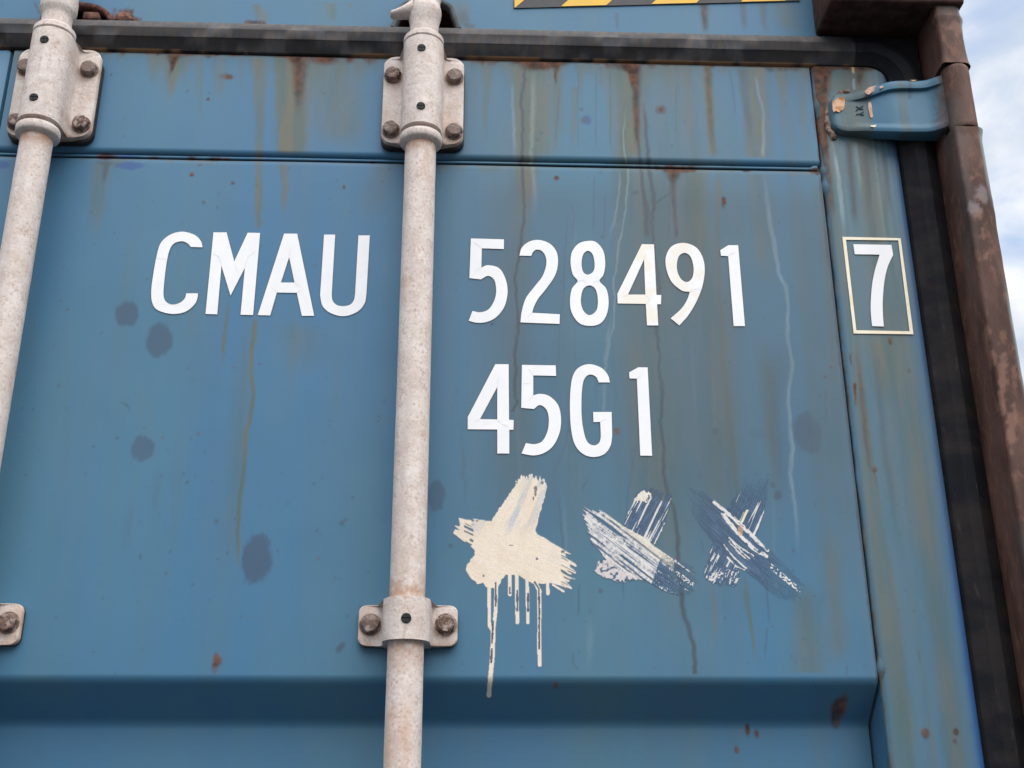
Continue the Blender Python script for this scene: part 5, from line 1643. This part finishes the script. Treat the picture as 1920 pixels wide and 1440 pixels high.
def paint2(px, py):
    x, y = (px - 1080) / 0.22917, (py - 880) / 0.22917
    sm_ = (fbm(x / 22, y / 22, 1, 6, 3) - 0.5) * 26
    uA, vA = 0.80 * x + 0.60 * y, -0.60 * x + 0.80 * y
    uB, vB = 0.45 * x - 0.89 * y, 0.89 * x + 0.45 * y
    fA = (vnoise(vA / 11.0, uA / 300, 4, 4) - 0.5) * 70 * (sstep(320, 130, x) + sstep(720, 900, x))
    A = in_poly(x + fA + sm_, y + fA * 0.7 + sm_, [(80, 320), (240, 355), (390, 465), (560, 560), (640, 630), (770, 715), (960, 800), (985, 850), (960, 1000), (850, 1035), (700, 985), (560, 905), (440, 880), (300, 790), (210, 700), (130, 600), (70, 430)])
    fB = (vnoise(vB / 12.0, uB / 300, 14, 4) - 0.5) * 50
    B = in_poly(x + sm_ * 0.7, y + fB * sstep(300, 180, y) + sm_ * 0.7, [(385, 480), (430, 340), (500, 190), (600, 150), (700, 185), (785, 200), (765, 300), (725, 450), (640, 625), (500, 545)])
    Cb = in_poly(x + sm_ * 1.6, y + sm_ * 1.6, [(200, 735), (300, 715), (480, 850), (545, 905), (440, 905), (370, 930), (300, 905), (190, 870), (150, 830)])
    col = np.broadcast_to(NAVY, px.shape + (3,)).copy()
    col = blend(col, sstep(0.35, 0.65, fbm(vA / 30, uA / 120, 6, 2, 3)), NAVY2)
    sB = streaks(vB, uB, 17.0, 320.0, 2)
    wB = (B & (sB > 0.69) & (y > 230)) | (B & (np.abs(vB - 512 + (uB + 95) * 0.04) < 9) & (y > 250)) | (B & (np.abs(vB - 848) < 9) & (y > 440))
    col = blend(col, wB * 0.95, WHITE)
    blobw = (np.hypot((x - 548) / 62, (y - 222) / 40) + (fbm(x / 18, y / 18, 5, 16, 3) - 0.5) * 1.5 < 1)
    col = blend(col, blobw * 1.0, (0.76, 0.70, 0.62))
    sA = streaks(vA, uA, 19.0, 420.0, 22)
    thick = sstep(820, 600, uA - 0.25 * np.abs(vA - 120)) * 0 + sstep(760, 640, x + 0.35 * (y - 700))
    wA = A * np.where(thick > 0.5, (sA > 0.33), (sA * 0.6 + 0.4 * vnoise(x / 9, y / 9, 3, 3) > 0.66))
    soft = A & (np.abs(vA - 30) < 60) & (x < 700) & (x > 300)
    tone = sstep(0.30, 0.62, 0.55 * sA + 0.45 * fbm(x / 18, y / 18, 8, 9, 3))
    col = blend(col, wA * (0.35 + 0.65 * tone), (0.70, 0.675, 0.655))
    rid = A * sstep(80, 20, np.abs(vA - 95 - 0.03 * uA)) * (x > 230) * (x < 800)
    col = blend(col, np.clip(rid * (0.55 + 0.7 * (fbm(x / 20, y / 20, 7, 1, 3) - 0.3)), 0, 1), (0.76, 0.68, 0.54))
    col = blend(col, Cb * sstep(0.30, 0.5, fbm(x / 26, y / 26, 7, 71, 3)) * 0.95, (0.66, 0.60, 0.585))
    lines = A & (x < 760) & (vnoise(vA / 7.0, uA / 260, 41, 5) < 0.24) & (np.abs(vA - 95 - 0.03 * uA) > 45)
    col = blend(col, lines * 0.75, NAVY2)
    thin_ = A * sstep(700, 900, x) * sstep(0.35, 0.6, fbm(vA / 10, uA / 40, 7, 4, 3)) * (1 - wA)
    col = blend(col, thin_ * 0.6, PANEL)
    # dry brush: the steel shows between bristles
    gapA = A & (sA < 0.27) & (x < 560)
    tail = A & (x > 740) & (0.5 * vnoise(vA / 9, uA / 30, 4, 44) + 0.5 * vnoise(vA / 5, uA / 12, 1, 9) < 0.40)
    m_ = (A | B | Cb).astype(float)
    m_ = np.where(tail & ~wA.astype(bool), 0, m_)
    m_ = np.where(gapA & ~B & (vnoise(uA / 60, vA / 12, 5, 6) > 0.55), 0, m_)
    edge = B & (y < 260) & (vnoise(vB / 8, uB / 40, 4, 1) < 0.34)
    m_ = np.where(edge & ~blobw, 0, m_)
    lum = col.sum(-1)
    wht = sstep(0.75, 1.35, lum)
    fm = 0.42 + 0.5 * sstep(0.30, 0.62, np.where(A, streaks(vA, uA, 9.0, 90.0, 80), streaks(vB, uB, 9.0, 110.0, 84)))
    fm = fm * (1 - 0.45 * A * sstep(760, 980, x)) * (1 - 0.45 * B * sstep(280, 170, y))
    return m_, (col, np.maximum(fm, wht * (0.75 + 0.25 * vnoise(x / 9, y / 9, 5, 5))))


def paint3(px, py):
    x, y = (px - 1080) / 0.22917, (py - 880) / 0.22917
    sm_ = (fbm(x / 22, y / 22, 51, 6, 3) - 0.5) * 26
    uA, vA = 0.74 * x + 0.67 * y, -0.67 * x + 0.74 * y
    uB, vB = 0.42 * x - 0.91 * y, 0.91 * x + 0.42 * y
    fA = (vnoise(vA / 11.0, uA / 300, 24, 4) - 0.5) * 80 * (sstep(1150, 1000, x) + sstep(1560, 1740, x))
    A = in_poly(x + fA + sm_, y + fA * 0.8 + sm_, [(945, 165), (1060, 190), (1130, 255), (1250, 345), (1460, 555), (1600, 670), (1830, 915), (1840, 1000), (1770, 1090), (1640, 1040), (1480, 905), (1380, 825), (1250, 705), (1130, 600), (1000, 450), (925, 330)])
    fB = (vnoise(vB / 10.0, uB / 300, 34, 4) - 0.5) * 110
    B = in_poly(x + sm_ * 0.6, y + fB * sstep(260, 90, y) + sm_ * 0.6, [(1235, 320), (1290, 230), (1400, 90), (1450, 40), (1580, 80), (1560, 250), (1525, 390), (1465, 560), (1370, 480), (1290, 380)])
    D = in_poly(x + sm_ * 0.8, y + fB * 0.25 * sstep(850, 950, y) + sm_ * 0.8, [(1130, 590), (1250, 720), (1320, 790), (1340, 890), (1310, 955), (1220, 935), (1120, 930), (1040, 870), (1075, 760)])
    col = np.broadcast_to(NAVY, px.shape + (3,)).copy()
    col = blend(col, sstep(0.3, 0.7, fbm(vA / 24, uA / 130, 66, 2, 3)), NAVY2)
    sB = streaks(vB, uB, 15.0, 300.0, 62)
    wB = B & (sB > 0.75 - 0.12 * sstep(250, 480, y))
    col = blend(col, wB * 0.9, WHITE)
    col = blend(col, (B & (np.abs(vB - 1415) < 10) & (y > 330)) * 1.0, (0.76, 0.70, 0.55))
    col = blend(col, (B & (np.abs(vB - 1548) < 9) & (y > 320)) * 1.0, WHITE)
    # the long white ridges
    for (pts, hw, c_) in (([(1130, 272), (1230, 350), (1330, 440), (1440, 540), (1500, 600), (1570, 665)], 15, (0.72, 0.70, 0.68)), ([(1200, 370), (1290, 480), (1370, 570), (1450, 650), (1560, 712)], 16, (0.74, 0.72, 0.70)), ([(1250, 560), (1340, 640), (1450, 710)], 6, WHITE), ([(1250, 590), (1330, 680), (1400, 740)], 5, WHITE), ([(1210, 620), (1290, 720), (1390, 810)], 6, WHITE), ([(1240, 720), (1300, 790), (1380, 825)], 6, WHITE), ([(1280, 600), (1370, 690), (1420, 730)], 4, WHITE)):
        d = seg_d(x, y, pts) + (vnoise(uA / 25, vA / 10, 8, 8) - 0.5) * 9
        on = (d < hw) & (vnoise(uA / 40.0, vA / 8, 2, 6) > 0.22)
        col = blend(col, on * 0.95, c_)
        A = A | (on & (d < hw * 0.8))
    orange = np.hypot((x - 1345) / 22, (y - 500) / 48) < 1
    col = blend(col, orange * A * 0.75, (0.72, 0.42, 0.24))
    dots = (A & (x > 1590) & (np.abs(vA + 480 + (x - 1590) * 0.04) < 20) & (vnoise(uA / 13, vA / 9, 6, 6) > 0.52))
    dots |= (A & (x > 1540) & (vA > -265 - 0.02 * x) & (vnoise(uA / 14, vA / 9, 9, 6) > 0.66))
    col = blend(col, dots * 1.0, WHITE)
    sD = streaks(vB, uB, 13.0, 150.0, 72)
    wD = D & (((sD > 0.62) & (vnoise(uB / 60, vB / 9, 5, 15) > 0.48)) | ((y > 870 - 0.25 * (x - 1040)) & (0.5 * vnoise(vB / 12, uB / 40, 5, 51) + 0.5 * vnoise(x / 12, y / 12, 1, 2) > 0.60)))
    col = blend(col, wD * 0.9, WHITE)
    th = A * np.maximum(sstep(1500, 1700, x), sstep(1150, 960, x)) * sstep(0.30, 0.6, fbm(vA / 8, uA / 60, 17, 4, 3))
    th = np.maximum(th, B * sstep(300, 110, y) * sstep(0.30, 0.6, fbm(vB / 8, uB / 60, 27, 4, 3)))
    isw = (col.sum(-1) > 1.2)
    col = blend(col, np.where(isw, 0, th * 0.75), PANEL)
    m_ = (A | B | D).astype(float)
    tail = A & (x > 1480) & (0.5 * vnoise(vA / 9, uA / 36, 14, 44) + 0.5 * vnoise(vA / 5, uA / 14, 11, 9) < 0.36)
    m_ = np.where(tail & ~dots, 0, m_)
    head = A & (x < 1110) & (0.6 * vnoise(vA / 9, uA / 60, 24, 44) + 0.4 * vnoise(vA / 5, uA / 20, 21, 9) < 0.50 * sstep(1130, 960, x + 0.3 * (y - 300)))
    m_ = np.where(head, 0, m_)
    topb = B & (y < 330) & (0.6 * vnoise(vB / 8, uB / 90, 44, 4) + 0.4 * vnoise(vB / 5, uB / 20, 41, 9) < 0.58 * sstep(330, 60, y)) & ~wB
    m_ = np.where(topb, 0, m_)
    lum = col.sum(-1)
    wht = sstep(0.75, 1.35, lum)
    fm = 0.36 + 0.55 * sstep(0.30, 0.64, np.where(A, streaks(vA, uA, 9.0, 120.0, 80), streaks(vB, uB, 9.0, 110.0, 84)))
    fm = fm * (1 - 0.55 * A * np.maximum(sstep(1420, 1750, x), sstep(1130, 980, x))) * (1 - 0.65 * B * sstep(300, 100, y))
    return m_, (col, np.maximum(fm, wht * (0.8 + 0.2 * vnoise(x / 9, y / 9, 5, 5))))


mark('cream brushed star of paint with long drips', (845, 880, 1095, 1312), paint1)
mark('smeared cross of blue and white brush strokes', (1088, 900, 1320, 1125), paint2)
mark('dark blue brushed cross with thin white ridges', (1282, 880, 1512, 1140), paint3)

# ------------------------------------------------------------------ the rest of the container, plainly
bm = bmesh.new()
for z0 in (0.2,):
    box_bm(MID - 1.142, MID - 0.008, 0.003, 0.05, 0.2, TOP, 0.006, bm)
link('other_door', bm_mesh('other_door', bm), M_BLUE, root)
bm = box_bm(MID - 0.0075, MID + 0.0075, -0.006, 0.05, 0.2, TOP, 0.003)
link('centre_gasket', bm_mesh('centre_gasket', bm), M_RUB, root)
bm = box_bm(MID - 1.219, MID - 1.185, -0.058, 0.10, 0.15, 2.90, 0.008)
link('corner_post', bm_mesh('corner_post', bm), M_POST, root)
bm = box_bm(MID - 1.21, 0.575, -0.05, 0.10, 0.02, 0.195, 0.008)
link('door_sill', bm_mesh('door_sill', bm), M_POST, root)
# corrugated side walls and roof
for sx, xw in ((1, 0.560), (-1, MID - 1.20)):
    bm = bmesh.new()
    pts = []
    yv = 0.10
    while yv < 12.0:
        pts += [(xw + sx * 0.012, yv), (xw + sx * 0.012, yv + 0.072), (xw - sx * 0.022, yv + 0.14), (xw - sx * 0.022, yv + 0.21)]
        yv += 0.278
    lo = [bm.verts.new((x, y, 0.16)) for x, y in pts]
    hi = [bm.verts.new((x, y, 2.85)) for x, y in pts]
    for k in range(len(pts) - 1):
        bm.faces.new((lo[k], lo[k + 1], hi[k + 1], hi[k]))
    link('side_wall', bm_mesh('side_wall', bm), M_BLUE, root)
    bm = box_bm(min(xw - 0.03, xw + 0.014), max(xw - 0.03, xw + 0.014), 0.10, 12.1, 2.84, 2.89, 0.004)
    link('top_side_rail', bm_mesh('top_side_rail', bm), M_BLUE, root)
bm = box_bm(MID - 1.19, 0.55, 0.08, 12.05, 2.865, 2.882)
link('roof', bm_mesh('roof', bm), M_BLUE, root)
print('TRIS', sum(len(o.data.loop_triangles) if not o.data.calc_loop_triangles() else 0 for o in S.objects if o.type == 'MESH'))
